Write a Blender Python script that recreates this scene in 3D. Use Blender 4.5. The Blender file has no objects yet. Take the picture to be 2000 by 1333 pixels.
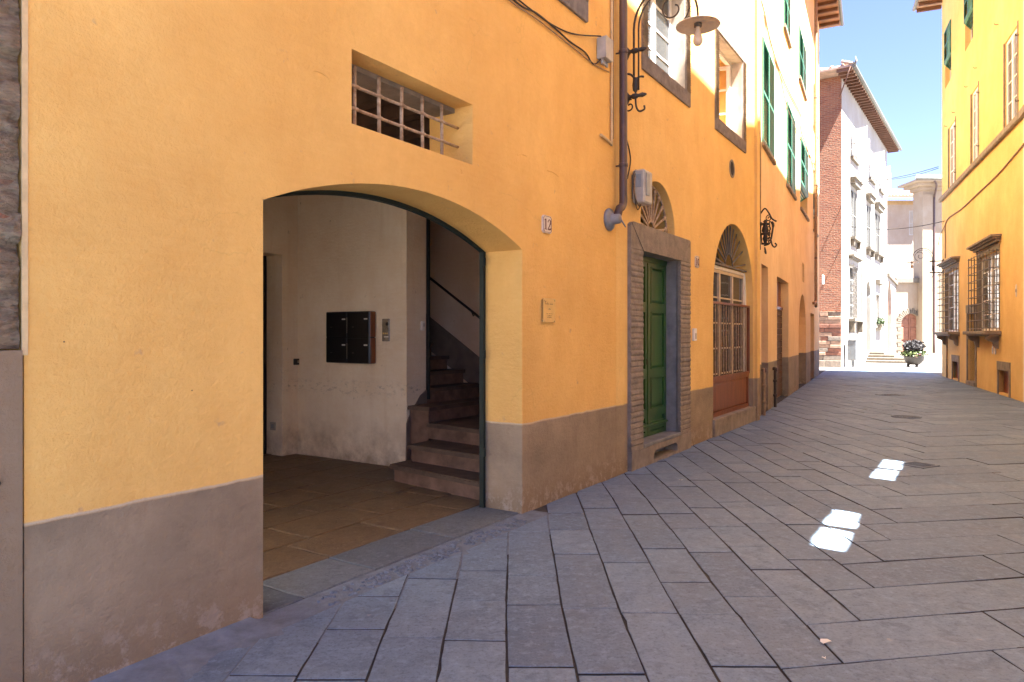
import bpy, bmesh, math, random
from mathutils import Vector, Matrix
from math import radians, sin, cos, pi, sqrt, atan2
random.seed(7)
SC = bpy.context.scene
COL = SC.collection
R = random.uniform

# ------------------------------------------------------------------ camera, sky, sun, exposure
FPX, HZ, CH = 1380.0, 655.0, 1.5          # focal length in photo pixels, horizon row, eye height
cam = bpy.data.cameras.new('camera'); camo = bpy.data.objects.new('camera', cam); COL.objects.link(camo)
cam.sensor_width = 36.0; cam.lens = 36.0 * FPX / 2000.0; cam.clip_end = 2000; cam.clip_start = 0.05
cam.shift_y = -(666.5 - HZ) / 2000.0
camo.location = (0, 0, CH); camo.rotation_euler = (radians(90), 0, 0)
SC.camera = camo

SUN_A, SUN_E = radians(42.0), radians(63.8)     # azimuth from +X towards -Y, elevation
SH = Vector((cos(SUN_A), -sin(SUN_A)))          # horizontal direction towards the sun
SUNV = Vector((SH.x * cos(SUN_E), SH.y * cos(SUN_E), sin(SUN_E)))
w = bpy.data.worlds.new('World'); SC.world = w; w.use_nodes = True
nt = w.node_tree; bg = nt.nodes['Background']
sky = nt.nodes.new('ShaderNodeTexSky'); sky.sky_type = 'NISHITA'; sky.sun_disc = False
sky.sun_elevation = SUN_E; sky.sun_rotation = atan2(SH.x, SH.y)
sky.altitude = 5200; sky.air_density = 1.0; sky.dust_density = 0.4; sky.ozone_density = 4.0
tn = nt.nodes.new('ShaderNodeMix'); tn.data_type = 'RGBA'; tn.blend_type = 'MULTIPLY'; tn.inputs[0].default_value = 1; tn.inputs[7].default_value = (1.10, .90, 1.0, 1)
nt.links.new(sky.outputs[0], tn.inputs[6]); nt.links.new(tn.outputs[2], bg.inputs[0]); bg.inputs[1].default_value = 0.05
sl = bpy.data.lights.new('sun', 'SUN'); sl.energy = 5.0; sl.angle = radians(0.5); sl.color = (1, 0.965, 0.91)
slo = bpy.data.objects.new('sun', sl); COL.objects.link(slo); slo.location = (20, -20, 40)
slo.rotation_euler = SUNV.to_track_quat('Z', 'Y').to_euler()
SC.view_settings.view_transform = 'Standard'; SC.view_settings.look = 'None'
SC.view_settings.gamma = 1; SC.view_settings.use_curve_mapping = False
SC.view_settings.exposure = 3.65
cy = SC.cycles
cy.max_bounces = 10; cy.diffuse_bounces = 7; cy.glossy_bounces = 3; cy.transmission_bounces = 4
cy.transparent_max_bounces = 6; cy.sample_clamp_indirect = 8; cy.caustics_reflective = False; cy.caustics_refractive = False
cy.use_denoising = True

# ------------------------------------------------------------------ materials
class NT:
    def __init__(s, name):
        s.m = bpy.data.materials.new(name); s.m.use_nodes = True; s.t = s.m.node_tree
        s.b = s.t.nodes['Principled BSDF']; s.geo = s.n('ShaderNodeNewGeometry')
    def n(s, ty, **kw):
        x = s.t.nodes.new(ty)
        for k, v in kw.items(): setattr(x, k, v)
        return x
    def l(s, a, b): s.t.links.new(a, b)
    def pos(s, sc=(1, 1, 1), src=None):
        mp = s.n('ShaderNodeMapping'); mp.inputs['Scale'].default_value = sc
        s.l(src or s.geo.outputs['Position'], mp.inputs[0]); return mp.outputs[0]
    def noise(s, scale, detail=4, rough=0.55, vec=None, out='Fac', dist=0):
        x = s.n('ShaderNodeTexNoise'); x.inputs['Scale'].default_value = scale; x.inputs['Detail'].default_value = detail
        x.inputs['Roughness'].default_value = rough; x.inputs['Distortion'].default_value = dist
        s.l(vec or s.geo.outputs['Position'], x.inputs['Vector']); return x.outputs[out]
    def ramp(s, fac, stops):
        x = s.n('ShaderNodeValToRGB'); e = x.color_ramp.elements
        while len(e) < len(stops): e.new(0.5)
        for i, (p, c) in enumerate(stops):
            e[i].position = p; c = (c, c, c) if isinstance(c, (int, float)) else c; e[i].color = (*c[:3], 1)
        s.l(fac, x.inputs[0]); return x.outputs[0]
    def mix(s, fac, a, b, mode='MIX'):
        x = s.n('ShaderNodeMix', data_type='RGBA', blend_type=mode)
        for sock, v in ((x.inputs[0], fac), (x.inputs[6], a), (x.inputs[7], b)):
            if isinstance(v, (int, float)): sock.default_value = v
            elif isinstance(v, tuple): sock.default_value = (*v[:3], 1)
            else: s.l(v, sock)
        return x.outputs[2]
    def math(s, op, a, b=0.0, c=0.0):
        x = s.n('ShaderNodeMath', operation=op)
        for i, v in enumerate((a, b, c)):
            if isinstance(v, (int, float)): x.inputs[i].default_value = v
            else: s.l(v, x.inputs[i])
        return x.outputs[0]
    def z(s):
        x = s.n('ShaderNodeSeparateXYZ'); s.l(s.geo.outputs['Position'], x.inputs[0]); return x.outputs[2]
    def done(s, col, rough=0.8, bump=None, bs=0.3, bd=0.01, metal=0, spec=None):
        if isinstance(col, tuple): s.b.inputs['Base Color'].default_value = (*col[:3], 1)
        else: s.l(col, s.b.inputs['Base Color'])
        if isinstance(rough, (int, float)): s.b.inputs['Roughness'].default_value = rough
        else: s.l(rough, s.b.inputs['Roughness'])
        s.b.inputs['Metallic'].default_value = metal
        if spec is not None: s.b.inputs['Specular IOR Level'].default_value = spec
        if bump is not None:
            x = s.n('ShaderNodeBump'); x.inputs['Strength'].default_value = bs; x.inputs['Distance'].default_value = bd
            s.l(bump, x.inputs['Height']); s.l(x.outputs[0], s.b.inputs['Normal'])
        return s.m

def gen(name, col, var=0.25, scale=6, rough=0.7, bs=0.25, bd=0.004, bscale=60, metal=0, stretch=(1, 1, 1), col2=None, spec=None):
    s = NT(name); v = s.pos(stretch)
    n = s.noise(scale, 6, 0.6, v); c2 = col2 or tuple(c * (1 - var) for c in col); c1 = tuple(min(1, c * (1 + var * .5)) for c in col)
    return s.done(s.mix(s.ramp(n, [(.3, 0.), (.7, 1.)]), c2, c1), rough, s.noise(bscale, 5, .65, v), bs, bd, metal, spec)

def plaster(name, col, plinth=None, ph=0.745, dirt=0.5, line=None, stains=(.45, .28, .17), foot=None):
    s = NT(name); z = s.z()
    big = s.noise(.7, 5, .6); mid = s.noise(3.2, 7, .62, s.pos((1, 1, .7))); fine = s.noise(38, 5, .65); streak = s.noise(2.2, 6, .6, s.pos((3.2, 3.2, .35)))
    brush = s.noise(7, 5, .6, s.pos((1, 1, 5)))
    c = s.mix(s.ramp(big, [(.35, 0.), (.68, 1.)]), tuple(x * f for x, f in zip(col, (.86, .82, .80))), tuple(min(1, x * f) for x, f in zip(col, (1.06, 1.08, 1.12))))
    c = s.mix(s.math('MULTIPLY', s.ramp(mid, [(.42, 0.), (.74, 1.)]), .55), c, tuple(x * f for x, f in zip(col, (.84, .74, .66))))
    c = s.mix(s.math('MULTIPLY', s.ramp(brush, [(.4, 0.), (.75, 1.)]), .25), c, tuple(min(1, x * f) for x, f in zip(col, (1.05, 1.12, 1.3))))
    c = s.mix(s.math('MULTIPLY', s.ramp(streak, [(.55, 0.), (.8, 1.)]), dirt), c, tuple(x * f for x, f in zip(col, (.72, .62, .55))))
    sp = s.noise(5.5, 3, .5); sp2 = s.noise(23, 3, .5)
    spot = s.math('MULTIPLY', s.ramp(sp, [(.66, 0.), (.70, 1.)]), s.ramp(sp2, [(.55, 0.), (.68, 1.)]))
    c = s.mix(s.math('MULTIPLY', spot, .55), c, stains)
    pt = s.n('ShaderNodeTexVoronoi'); pt.inputs['Scale'].default_value = .9; wv = s.n('ShaderNodeVectorMath', operation='ADD'); s.l(s.geo.outputs['Position'], wv.inputs[0])
    sw = s.n('ShaderNodeVectorMath', operation='SCALE'); sw.inputs[3].default_value = .7; s.l(s.noise(1.7, 5, .6, None, 'Color'), sw.inputs[0]); s.l(sw.outputs[0], wv.inputs[1]); s.l(wv.outputs[0], pt.inputs['Vector'])
    c = s.mix(s.math('MULTIPLY', s.ramp(pt.outputs['Color'], [(.62, 0.), (.66, 1.)]), .13), c, tuple(min(1, x * f) for x, f in zip(col, (.95, .86, .74))))
    ck = s.n('ShaderNodeTexVoronoi'); ck.feature = 'DISTANCE_TO_EDGE'; ck.inputs['Scale'].default_value = .75; s.l(wv.outputs[0], ck.inputs['Vector'])
    crk = s.math('MULTIPLY', s.ramp(ck.outputs['Distance'], [(.0, 1.), (.006, 0.)]), s.ramp(s.noise(1.1, 3, .5), [(.52, 0.), (.6, 1.)]))
    c = s.mix(s.math('MULTIPLY', crk, .2), c, tuple(x * .5 for x in col))
    h = s.math('ADD', s.math('MULTIPLY', fine, .7), s.math('ADD', s.math('MULTIPLY', brush, .35), s.math('MULTIPLY', mid, .8)))
    grain = s.noise(24, 7, .72); c = s.mix(s.math('MULTIPLY', s.ramp(grain, [(.42, 0.), (.66, 1.)]), .22), c, tuple(x * f for x, f in zip(col, (.84, .78, .70))))
    if foot:                                  # scuffed, damp foot of the wall
        ft = s.math('MULTIPLY', s.ramp(s.math('ADD', z, s.math('MULTIPLY', s.noise(2.4, 8, .68), .9)), [(.55, 1.), (1.25, 0.)]), s.ramp(s.noise(5, 8, .7), [(.36, 0.), (.66, 1.)]))
        c = s.mix(s.math('MULTIPLY', ft, .75), c, foot)
        sc = s.math('MULTIPLY', s.ramp(s.math('ABSOLUTE', s.math('SUBTRACT', s.math('ADD', z, s.math('MULTIPLY', s.noise(3, 3), .1)), .92)), [(.0, 1.), (.12, 0.)]), s.ramp(s.noise(13, 6, .7, s.pos((1, 1, 2))), [(.52, 0.), (.64, 1.)]))
        c = s.mix(s.math('MULTIPLY', sc, .6), c, tuple(x * .3 for x in col))
    if plinth:
        wob = s.math('ADD', z, s.math('MULTIPLY', s.math('SUBTRACT', s.noise(5, 5), .5), .03))
        f = s.ramp(s.math('MULTIPLY', s.math('SUBTRACT', wob, ph - .01), 50), [(0., 1.), (1., 0.)])
        p1 = s.noise(1.6, 7, .62, s.pos((1, 1, 1.6))); p2 = s.noise(6, 8, .7, s.pos((1, 1, .6)))
        pc = s.mix(s.ramp(p1, [(.32, 0.), (.7, 1.)]), tuple(x * .72 for x in plinth), tuple(min(1, x * f) for x, f in zip(plinth, (1.2, 1.17, 1.12))))
        pc = s.mix(s.math('MULTIPLY', s.ramp(p2, [(.5, 0.), (.75, 1.)]), .5), pc, tuple(x * f for x, f in zip(plinth, (.62, .58, .55))))
        low = s.ramp(s.math('ADD', z, s.math('MULTIPLY', p2, .40)), [(.20, 1.), (.52, 0.)])      # worn, salty foot of the wall
        salt = s.math('MULTIPLY', low, s.ramp(s.noise(9, 8, .75), [(.50, 0.), (.60, 1.)]))
        pc = s.mix(s.math('MULTIPLY', low, .55), pc, (plinth[0] * .7, plinth[1] * .62, plinth[2] * .52))
        pc = s.mix(s.math('MULTIPLY', salt, .65), pc, (.46, .38, .31))
        c = s.mix(f, c, pc)
        if line:
            g = s.ramp(s.math('MULTIPLY', s.math('ABSOLUTE', s.math('SUBTRACT', wob, ph + .002)), 90), [(.0, 1.), (.9, 0.)])
            c = s.mix(s.math('MULTIPLY', g, .7), c, line)
        h = s.math('ADD', h, s.math('MULTIPLY', f, .25))
    return s.done(c, .88, h, .7, .016, spec=.25)

Y1 = (.81, .49, .15)
M = {}
M['plasterA'] = plaster('ochre_plaster', Y1, (.315, .242, .165), line=(.5, .45, .38), dirt=.22)
M['plasterB'] = plaster('amber_plaster', (.83, .545, .19), (.315, .242, .165), dirt=.35)
M['plasterC'] = plaster('peach_plaster', (.87, .63, .34), (.28, .235, .185), ph=.95, dirt=.3)
M['plasterR'] = plaster('golden_plaster', (.85, .585, .235), None, dirt=.25, stains=(.55, .33, .12))
M['plasterT'] = plaster('pale_cream_plaster', (.84, .80, .72), None, dirt=.1)  # pale, so that the unseen walls it covers bounce more light
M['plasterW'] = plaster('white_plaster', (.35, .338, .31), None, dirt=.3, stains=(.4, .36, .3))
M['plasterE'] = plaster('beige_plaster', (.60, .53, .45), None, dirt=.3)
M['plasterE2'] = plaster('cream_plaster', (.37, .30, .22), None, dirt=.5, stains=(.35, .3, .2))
M['hall'] = plaster('hall_plaster', (.82, .73, .57), None, dirt=.5, stains=(.2, .16, .12), foot=(.30, .22, .14))
M['stairwall'] = plaster('stair_plaster', (.74, .57, .43), None, dirt=.3)
M['skirt'] = gen('brown_skirting', (.17, .125, .10), .3, 5)
M['old'] = plaster('grey_render', (.27, .195, .125), None, dirt=.9, stains=(.5, .47, .43))
M['stone'] = gen('grey_sandstone', (.245, .20, .16), .35, 9, .85, .7, .012, 45)
M['stone2'] = gen('pale_stone', (.155, .13, .10), .3, 7, .85, .5, .01, 40)
M['shopbar'] = gen('tan_iron_bar', (.34, .23, .15), .3, 20, .6, .3, .003, 60, col2=(.10, .06, .04))
M['white2'] = gen('bright_window_paint', (.84, .86, .90), .08, 10, .5, .2, .002, 40)
M['creamwood'] = gen('cream_window_paint', (.55, .44, .31), .2, 10, .5, .2, .002, 40)
M['lining'] = gen('pale_window_lining', (.52, .46, .37), .25, 8, .85, .4, .006, 40)
M['stone3'] = gen('blue_grey_stone', (.20, .20, .205), .3, 6, .8, .5, .008, 40)
M['sill'] = gen('worn_sill_stone', (.27, .225, .18), .35, 6, .85, .6, .01, 40)
M['stair'] = gen('stair_stone', (.095, .06, .042), .45, 7, .7, .4, .006, 50)
M['riser'] = gen('stair_riser', (.18, .105, .072), .5, 6, .85, .5, .006, 40)
M['iron'] = gen('wrought_iron', (.055, .042, .034), .4, 25, .55, .4, .003, 90, metal=.3)
M['ironw'] = gen('pale_painted_iron', (.44, .34, .25), .4, 22, .7, .6, .004, 70, col2=(.2, .12, .07))
M['irongrey'] = gen('grey_iron', (.13, .115, .105), .4, 20, .6, .4, .003, 80)
M['gateg'] = gen('dark_green_iron', (.006, .014, .010), .3, 20, .75, .2, .002, 60)
M['green'] = gen('green_door_paint', (.028, .088, .022), .35, 5, .33, .25, .003, 30, stretch=(1, 1, .25))
M['shutter'] = gen('green_shutter_paint', (.045, .17, .115), .3, 8, .5, .2, .002, 40)
M['shutterw'] = gen('white_shutter_paint', (.68, .70, .72), .12, 8, .55)
M['shutterg'] = gen('grey_shutter_paint', (.17, .17, .155), .2, 8, .6)
M['whitewood'] = gen('white_window_paint', (.80, .77, .72), .15, 10, .5, .2, .002, 40)
M['brown'] = gen('varnished_wood', (.20, .055, .016), .4, 4, .4, .3, .003, 30, stretch=(4, 4, .6))
M['beam'] = gen('old_beam_wood', (.10, .05, .028), .4, 5, .8, .5, .006, 30)
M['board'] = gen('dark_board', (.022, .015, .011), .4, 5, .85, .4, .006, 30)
M['darkdoor'] = gen('black_door', (.012, .012, .012), .3, 5, .6)
M['olddoor'] = gen('faded_red_door', (.30, .135, .085), .3, 6, .75, .4, .005, 30)
M['pipe'] = gen('brown_pipe_paint', (.085, .05, .045), .25, 9, .38, .2, .002, 40)
M['zinc'] = gen('grey_zinc', (.22, .23, .26), .3, 12, .45, .3, .003, 40, metal=.4)
M['box'] = gen('grey_plastic', (.42, .40, .36), .2, 10, .5)
M['boxb'] = gen('blue_grey_plastic', (.27, .30, .32), .2, 10, .5)
M['cream'] = gen('cream_conduit', (.62, .45, .24), .2, 12, .6)
M['cable'] = gen('dark_cable', (.05, .038, .03), .3, 12, .7)
M['cablet'] = gen('tan_cable', (.33, .22, .13), .3, 12, .7)
M['plate'] = gen('ceramic_plate', (.66, .58, .50), .12, 14, .35)
M['ink'] = gen('maroon_paint', (.10, .02, .025), .1, 14, .5)
M['inkb'] = gen('engraved_paint', (.22, .14, .06), .1, 14, .6)
M['brass'] = gen('brass', (.72, .50, .20), .15, 8, .28, .1, .001, 60, metal=.55)
M['mail'] = gen('black_lacquer', (.008, .008, .009), .2, 8, .3)
M['steel'] = gen('worn_steel', (.30, .27, .23), .4, 25, .35, .2, .002, 60, metal=.8)
M['white'] = gen('white_plastic', (.75, .74, .70), .06, 8, .4)
M['red'] = gen('red_curtain', (.55, .05, .06), .3, 8, .8)
M['terra'] = gen('terracotta', (.42, .20, .12), .45, 2.5, .85, .5, .008, 30, col2=(.24, .17, .12))
M['tile'] = gen('weathered_tile', (.46, .30, .22), .4, 3.5, .85, .5, .008, 30, col2=(.25, .2, .16))
M['rafter'] = gen('rafter_wood', (.15, .075, .05), .35, 5, .8)
M['pot'] = gen('bronze_pot', (.045, .038, .032), .35, 8, .5, .4, .005, 20)
M['soil'] = gen('soil', (.05, .035, .025), .4, 20, .95)
M['leafp'] = gen('purple_leaf', (.026, .022, .024), .5, 10, .6)
M['leafg'] = gen('green_leaf', (.045, .075, .02), .5, 10, .6)
M['leafl'] = gen('lime_leaf', (.10, .13, .035), .4, 10, .6)
M['flower'] = gen('white_petal', (.4, .38, .35), .1, 10, .7)
M['flowerp'] = gen('pink_petal', (.55, .24, .24), .2, 10, .7)
M['mortar'] = gen('lime_mortar', (.17, .20, .24), .4, 9, .9, .9, .012, 26, col2=(.12, .14, .165))
M['cobble'] = gen('cobble_stone', (.15, .19, .25), .45, 14, .75, .6, .008, 50)
M['bin'] = gen('bin_metal', (.16, .17, .18), .2, 8, .5)
M['roofgut'] = gen('copper_gutter', (.19, .19, .165), .3, 8, .5)

def glass():
    s = NT('window_glass')
    return s.done((.035, .04, .045), .04, s.noise(2.5, 2), .06, .02, spec=.9)
M['glass'] = glass()
def glass_lit():  # paler copy of the window glass, reflected light put into its colour
    s = NT('pale_lit_glass')
    return s.done((.16, .15, .14), .06, s.noise(2.0, 2), .08, .02, spec=.9)
M['glass2'] = glass_lit()
def bulb():
    s = NT('opal_bulb'); s.b.inputs['Subsurface Weight'].default_value = 0.0
    return s.done((.62, .5, .38), .25)
M['bulb'] = bulb()

def slab_mat(name, tint=(.150, .216, .308), rough=(.5, .78), warm=.0):
    s = NT(name); oi = s.n('ShaderNodeObjectInfo')
    rnd = s.math('FRACT', s.math('ADD', s.math('MULTIPLY', oi.outputs['Random'], 3.7), s.math('MULTIPLY', s.geo.outputs['Random Per Island'], 5.3)))
    dk = tuple(x * .74 for x in tint); lt = tuple(x * f for x, f in zip(tint, (1.26, 1.2, 1.1)))
    c = s.mix(rnd, dk, lt)
    a = s.noise(3.4, 8, .65); b = s.noise(1.0, 5, .6); g = s.noise(48, 7, .75); pit = s.noise(26, 4, .6)
    c = s.mix(s.math('MULTIPLY', s.ramp(a, [(.35, 0.), (.72, 1.)]), .5), c, tuple(x * 1.35 for x in tint))
    c = s.mix(s.math('MULTIPLY', s.ramp(b, [(.45, 0.), (.7, 1.)]), .4), c, (tint[0] * .80, tint[1] * .74, tint[2] * .68))
    c = s.mix(s.math('MULTIPLY', s.ramp(g, [(.36, 1.), (.5, 0.)]), .6), c, tuple(x * .45 for x in tint))
    c = s.mix(s.math('MULTIPLY', s.ramp(s.noise(11, 3, .5), [(.735, 0.), (.75, 1.)]), .5), c, (.36, .35, .34))   # gum, droppings
    st2 = s.noise(7, 8, .72, None, 'Fac', .6); c = s.mix(s.math('MULTIPLY', s.ramp(st2, [(.50, 0.), (.62, 1.)]), .5), c, tuple(x * .55 for x in tint))
    c = s.mix(s.math('MULTIPLY', s.ramp(s.noise(17, 8, .75), [(.52, 0.), (.66, 1.)]), .5), c, tuple(min(1, x * 1.75) for x in tint))
    h = s.math('ADD', s.math('MULTIPLY', g, .25), s.math('ADD', s.math('MULTIPLY', s.ramp(pit, [(.25, 0.), (.5, 1.)]), .5), s.math('MULTIPLY', a, .8)))
    r = s.ramp(a, [(.3, rough[0]), (.75, rough[1])])
    return s.done(c, r, h, .42, .008, spec=.45)
M['slab'] = slab_mat('street_slab')
M['slabrough'] = slab_mat('chiselled_slab', (.152, .215, .30), (.6, .85))
M['thresh'] = slab_mat('threshold_slab', (.118, .140, .165), (.6, .85))
M['hallslab'] = slab_mat('hall_slab', (.135, .095, .056), (.5, .8))
M['cover'] = gen('worn_cast_iron', (.13, .17, .225), .35, 14, .6, .4, .004, 50)
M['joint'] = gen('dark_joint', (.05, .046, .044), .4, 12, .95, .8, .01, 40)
M['jointh'] = gen('pale_joint', (.30, .24, .17), .4, 12, .95, .8, .01, 40)

def square_mat():
    s = NT('square_paving'); bt = s.n('ShaderNodeTexBrick'); s.l(s.pos((1, 1, 1)), bt.inputs[0])
    bt.inputs['Color1'].default_value = (.21, .2, .185, 1); bt.inputs['Color2'].default_value = (.17, .16, .15, 1); bt.inputs['Mortar'].default_value = (.1, .09, .08, 1)
    bt.inputs['Scale'].default_value = 1; bt.inputs['Brick Width'].default_value = 1.1; bt.inputs['Row Height'].default_value = .5; bt.inputs['Mortar Size'].default_value = .012
    return s.done(bt.outputs[0], .8, s.noise(5, 6), .3, .01)
M['square'] = square_mat()
M['ground'] = gen('ground_earth', (.2, .18, .16), .3, .5, .95)

def brick_mat():
    s = NT('old_brick'); tc = s.n('ShaderNodeTexCoord'); mp = s.n('ShaderNodeMapping'); mp.inputs['Rotation'].default_value = (radians(-90), 0, 0)
    s.l(tc.outputs['Object'], mp.inputs[0])
    wv = s.n('ShaderNodeVectorMath', operation='ADD'); nz = s.noise(2.2, 3, .5, None, 'Color'); sc_ = s.n('ShaderNodeVectorMath', operation='SCALE'); sc_.inputs[3].default_value = .05
    s.l(nz, sc_.inputs[0]); s.l(mp.outputs[0], wv.inputs[0]); s.l(sc_.outputs[0], wv.inputs[1])
    bt = s.n('ShaderNodeTexBrick'); s.l(wv.outputs[0], bt.inputs[0])
    bt.inputs['Color1'].default_value = (.36, .145, .08, 1); bt.inputs['Color2'].default_value = (.25, .09, .055, 1); bt.inputs['Mortar'].default_value = (.32, .225, .155, 1)
    bt.inputs['Scale'].default_value = 1; bt.inputs['Brick Width'].default_value = .28; bt.inputs['Row Height'].default_value = .085; bt.inputs['Mortar Size'].default_value = .011; bt.inputs['Bias'].default_value = .1
    big = s.noise(.9, 6, .6); c = s.mix(s.math('MULTIPLY', s.ramp(big, [(.5, 0.), (.7, 1.)]), .45), bt.outputs[0], (.33, .19, .12))
    c = s.mix(s.math('MULTIPLY', s.ramp(s.noise(3, 6, .6), [(.6, 0.), (.72, 1.)]), .5), c, (.14, .08, .06))
    return s.done(c, .9, s.math('ADD', bt.outputs[1], s.math('MULTIPLY', s.noise(14, 5), -1.2)), .8, -.02)
M['brick'] = brick_mat()

def rubble_mat():
    s = NT('rubble_wall'); vo = s.n('ShaderNodeTexVoronoi'); vo.feature = 'F1'; s.l(s.pos((1.6, 1.6, 4)), vo.inputs['Vector']); vo.inputs['Scale'].default_value = 11
    n = s.noise(9, 8, .7, s.pos((1, 1, 2.5))); n2 = s.noise(30, 6, .7)
    c = s.mix(s.ramp(n, [(.35, 0.), (.65, 1.)]), (.18, .12, .075), (.46, .33, .21))
    c = s.mix(s.ramp(vo.outputs['Color'], [(.88, 0.), (.94, .7)]), c, (.36, .12, .065))
    return s.done(c, .95, s.math('ADD', s.math('ADD', n, s.math('MULTIPLY', vo.outputs['Distance'], -.8)), s.math('MULTIPLY', n2, .6)), 1.0, .06)
M['rubble'] = rubble_mat()
M['brickpale'] = gen('pale_brick_stone', (.42, .27, .19), .3, 7, .9, .6, .01, 30)
M['brickdark'] = gen('dark_brick_stone', (.27, .12, .08), .3, 7, .9, .6, .01, 30)

# ------------------------------------------------------------------ mesh helpers
class MB:
    def __init__(s): s.v = []; s.f = []; s.sm = []
    def add(s, vs, fs, sm=False):
        o = len(s.v); s.v += [tuple(v) for v in vs]; s.f += [tuple(i + o for i in f) for f in fs]; s.sm += [sm] * len(fs); return s
    def box(s, x0, x1, y0, y1, z0, z1, b=0.0):
        if x0 > x1: x0, x1 = x1, x0
        if y0 > y1: y0, y1 = y1, y0
        if z0 > z1: z0, z1 = z1, z0
        if b <= 0:
            vs = [(x, y, z) for z in (z0, z1) for y in (y0, y1) for x in (x0, x1)]
            return s.add(vs, [(0, 2, 3, 1), (4, 5, 7, 6), (0, 1, 5, 4), (2, 6, 7, 3), (0, 4, 6, 2), (1, 3, 7, 5)])
        b = min(b, (x1 - x0) * .45, (y1 - y0) * .45, (z1 - z0) * .45)
        bm = bmesh.new(); bmesh.ops.create_cube(bm, size=1)
        for v in bm.verts: v.co = Vector(((x0 + x1) / 2 + v.co.x * (x1 - x0), (y0 + y1) / 2 + v.co.y * (y1 - y0), (z0 + z1) / 2 + v.co.z * (z1 - z0)))
        bmesh.ops.bevel(bm, geom=list(bm.edges), offset=b, segments=1, affect='EDGES')
        bm.verts.index_update(); s.add([v.co[:] for v in bm.verts], [[v.index for v in f.verts] for f in bm.faces]); bm.free(); return s
    def prism(s, pts, y0, y1):            # polygon in (x, z), extruded along y
        n = len(pts); vs = [(x, y0, z) for x, z in pts] + [(x, y1, z) for x, z in pts]
        return s.add(vs, [tuple(range(n)), tuple(range(2 * n - 1, n - 1, -1))] + [(i, i + n, (i + 1) % n + n, (i + 1) % n) for i in range(n)])
    def slab(s, pts, z0, z1):             # polygon in (x, y), extruded along z
        n = len(pts); vs = [(x, y, z0) for x, y in pts] + [(x, y, z1) for x, y in pts]
        return s.add(vs, [tuple(range(n - 1, -1, -1)), tuple(range(n, 2 * n))] + [(i, (i + 1) % n, (i + 1) % n + n, i + n) for i in range(n)])
    def tube(s, pts, r, n=8, cap=True):
        P = [Vector(p) for p in pts]; rs = r if isinstance(r, (list, tuple)) else [r] * len(P); vs = []; fs = []
        up = None
        for i, p in enumerate(P):
            t = (P[min(i + 1, len(P) - 1)] - P[max(i - 1, 0)]).normalized()
            if up is None: up = Vector((0, 0, 1)) if abs(t.z) < .9 else Vector((1, 0, 0))
            a = t.cross(up).normalized(); up = a.cross(t).normalized()
            for k in range(n):
                q = 2 * pi * k / n; vs.append(p + a * (rs[i] * cos(q)) + up * (rs[i] * sin(q)))
        for i in range(len(P) - 1):
            for k in range(n): fs.append((i * n + k, i * n + (k + 1) % n, (i + 1) * n + (k + 1) % n, (i + 1) * n + k))
        s.add(vs, fs, True)
        if cap:
            o = len(s.v) - len(vs); s.f += [tuple(o + k for k in range(n - 1, -1, -1)), tuple(o + (len(P) - 1) * n + k for k in range(n))]; s.sm += [False, False]
        return s
    def bar(s, a, b, w, h):               # rectangular bar
        a, b = Vector(a), Vector(b); t = (b - a).normalized(); up = Vector((0, 0, 1)) if abs(t.z) < .95 else Vector((0, 1, 0))
        x = t.cross(up).normalized(); y = x.cross(t)
        vs = [p + x * (w / 2 * i) + y * (h / 2 * j) for p in (a, b) for i, j in ((-1, -1), (1, -1), (1, 1), (-1, 1))]
        return s.add(vs, [(3, 2, 1, 0), (4, 5, 6, 7)] + [(i, (i + 1) % 4, (i + 1) % 4 + 4, i + 4) for i in range(4)])
    def lathe(s, prof, n=20, c=(0, 0, 0), ax='z'):
        vs = []; fs = []
        for r, h in prof:
            for k in range(n):
                q = 2 * pi * k / n; p = (r * cos(q), r * sin(q), h)
                if ax == 'y': p = (p[0], h, p[1])
                vs.append((p[0] + c[0], p[1] + c[1], p[2] + c[2]))
        for i in range(len(prof) - 1):
            for k in range(n): fs.append((i * n + k, i * n + (k + 1) % n, (i + 1) * n + (k + 1) % n, (i + 1) * n + k))
        return s.add(vs, fs, True)
    def build(s, name, m, parent=None, kind=None, label=None, fix=True):
        me = bpy.data.meshes.new(name); me.from_pydata(s.v, [], s.f); me.update()
        for p, k in zip(me.polygons, s.sm): p.use_smooth = k
        if fix:
            bm = bmesh.new(); bm.from_mesh(me); bmesh.ops.recalc_face_normals(bm, faces=bm.faces); bm.to_mesh(me); bm.free()
        me.materials.append(M[m] if isinstance(m, str) else m)
        o = bpy.data.objects.new(name, me); COL.objects.link(o)
        if parent is not None: o.parent = parent
        if kind: o['kind'] = kind
        if label: o['label'] = label
        return o

def link_copy(o, parent, loc):
    c = o.copy(); COL.objects.link(c); c.parent = parent; c.location = loc; return c
def tag(o, label, cat, group=None):
    o['label'] = label; o['category'] = cat
    if group: o['group'] = group
    return o
def thing(name, label, cat, loc=(0, 0, 0), rz=0.0, group=None):
    o = bpy.data.objects.new(name, None); COL.objects.link(o); o.location = loc; o.rotation_euler = (0, 0, rz); o.empty_display_size = .1
    return tag(o, label, cat, group)

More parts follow.
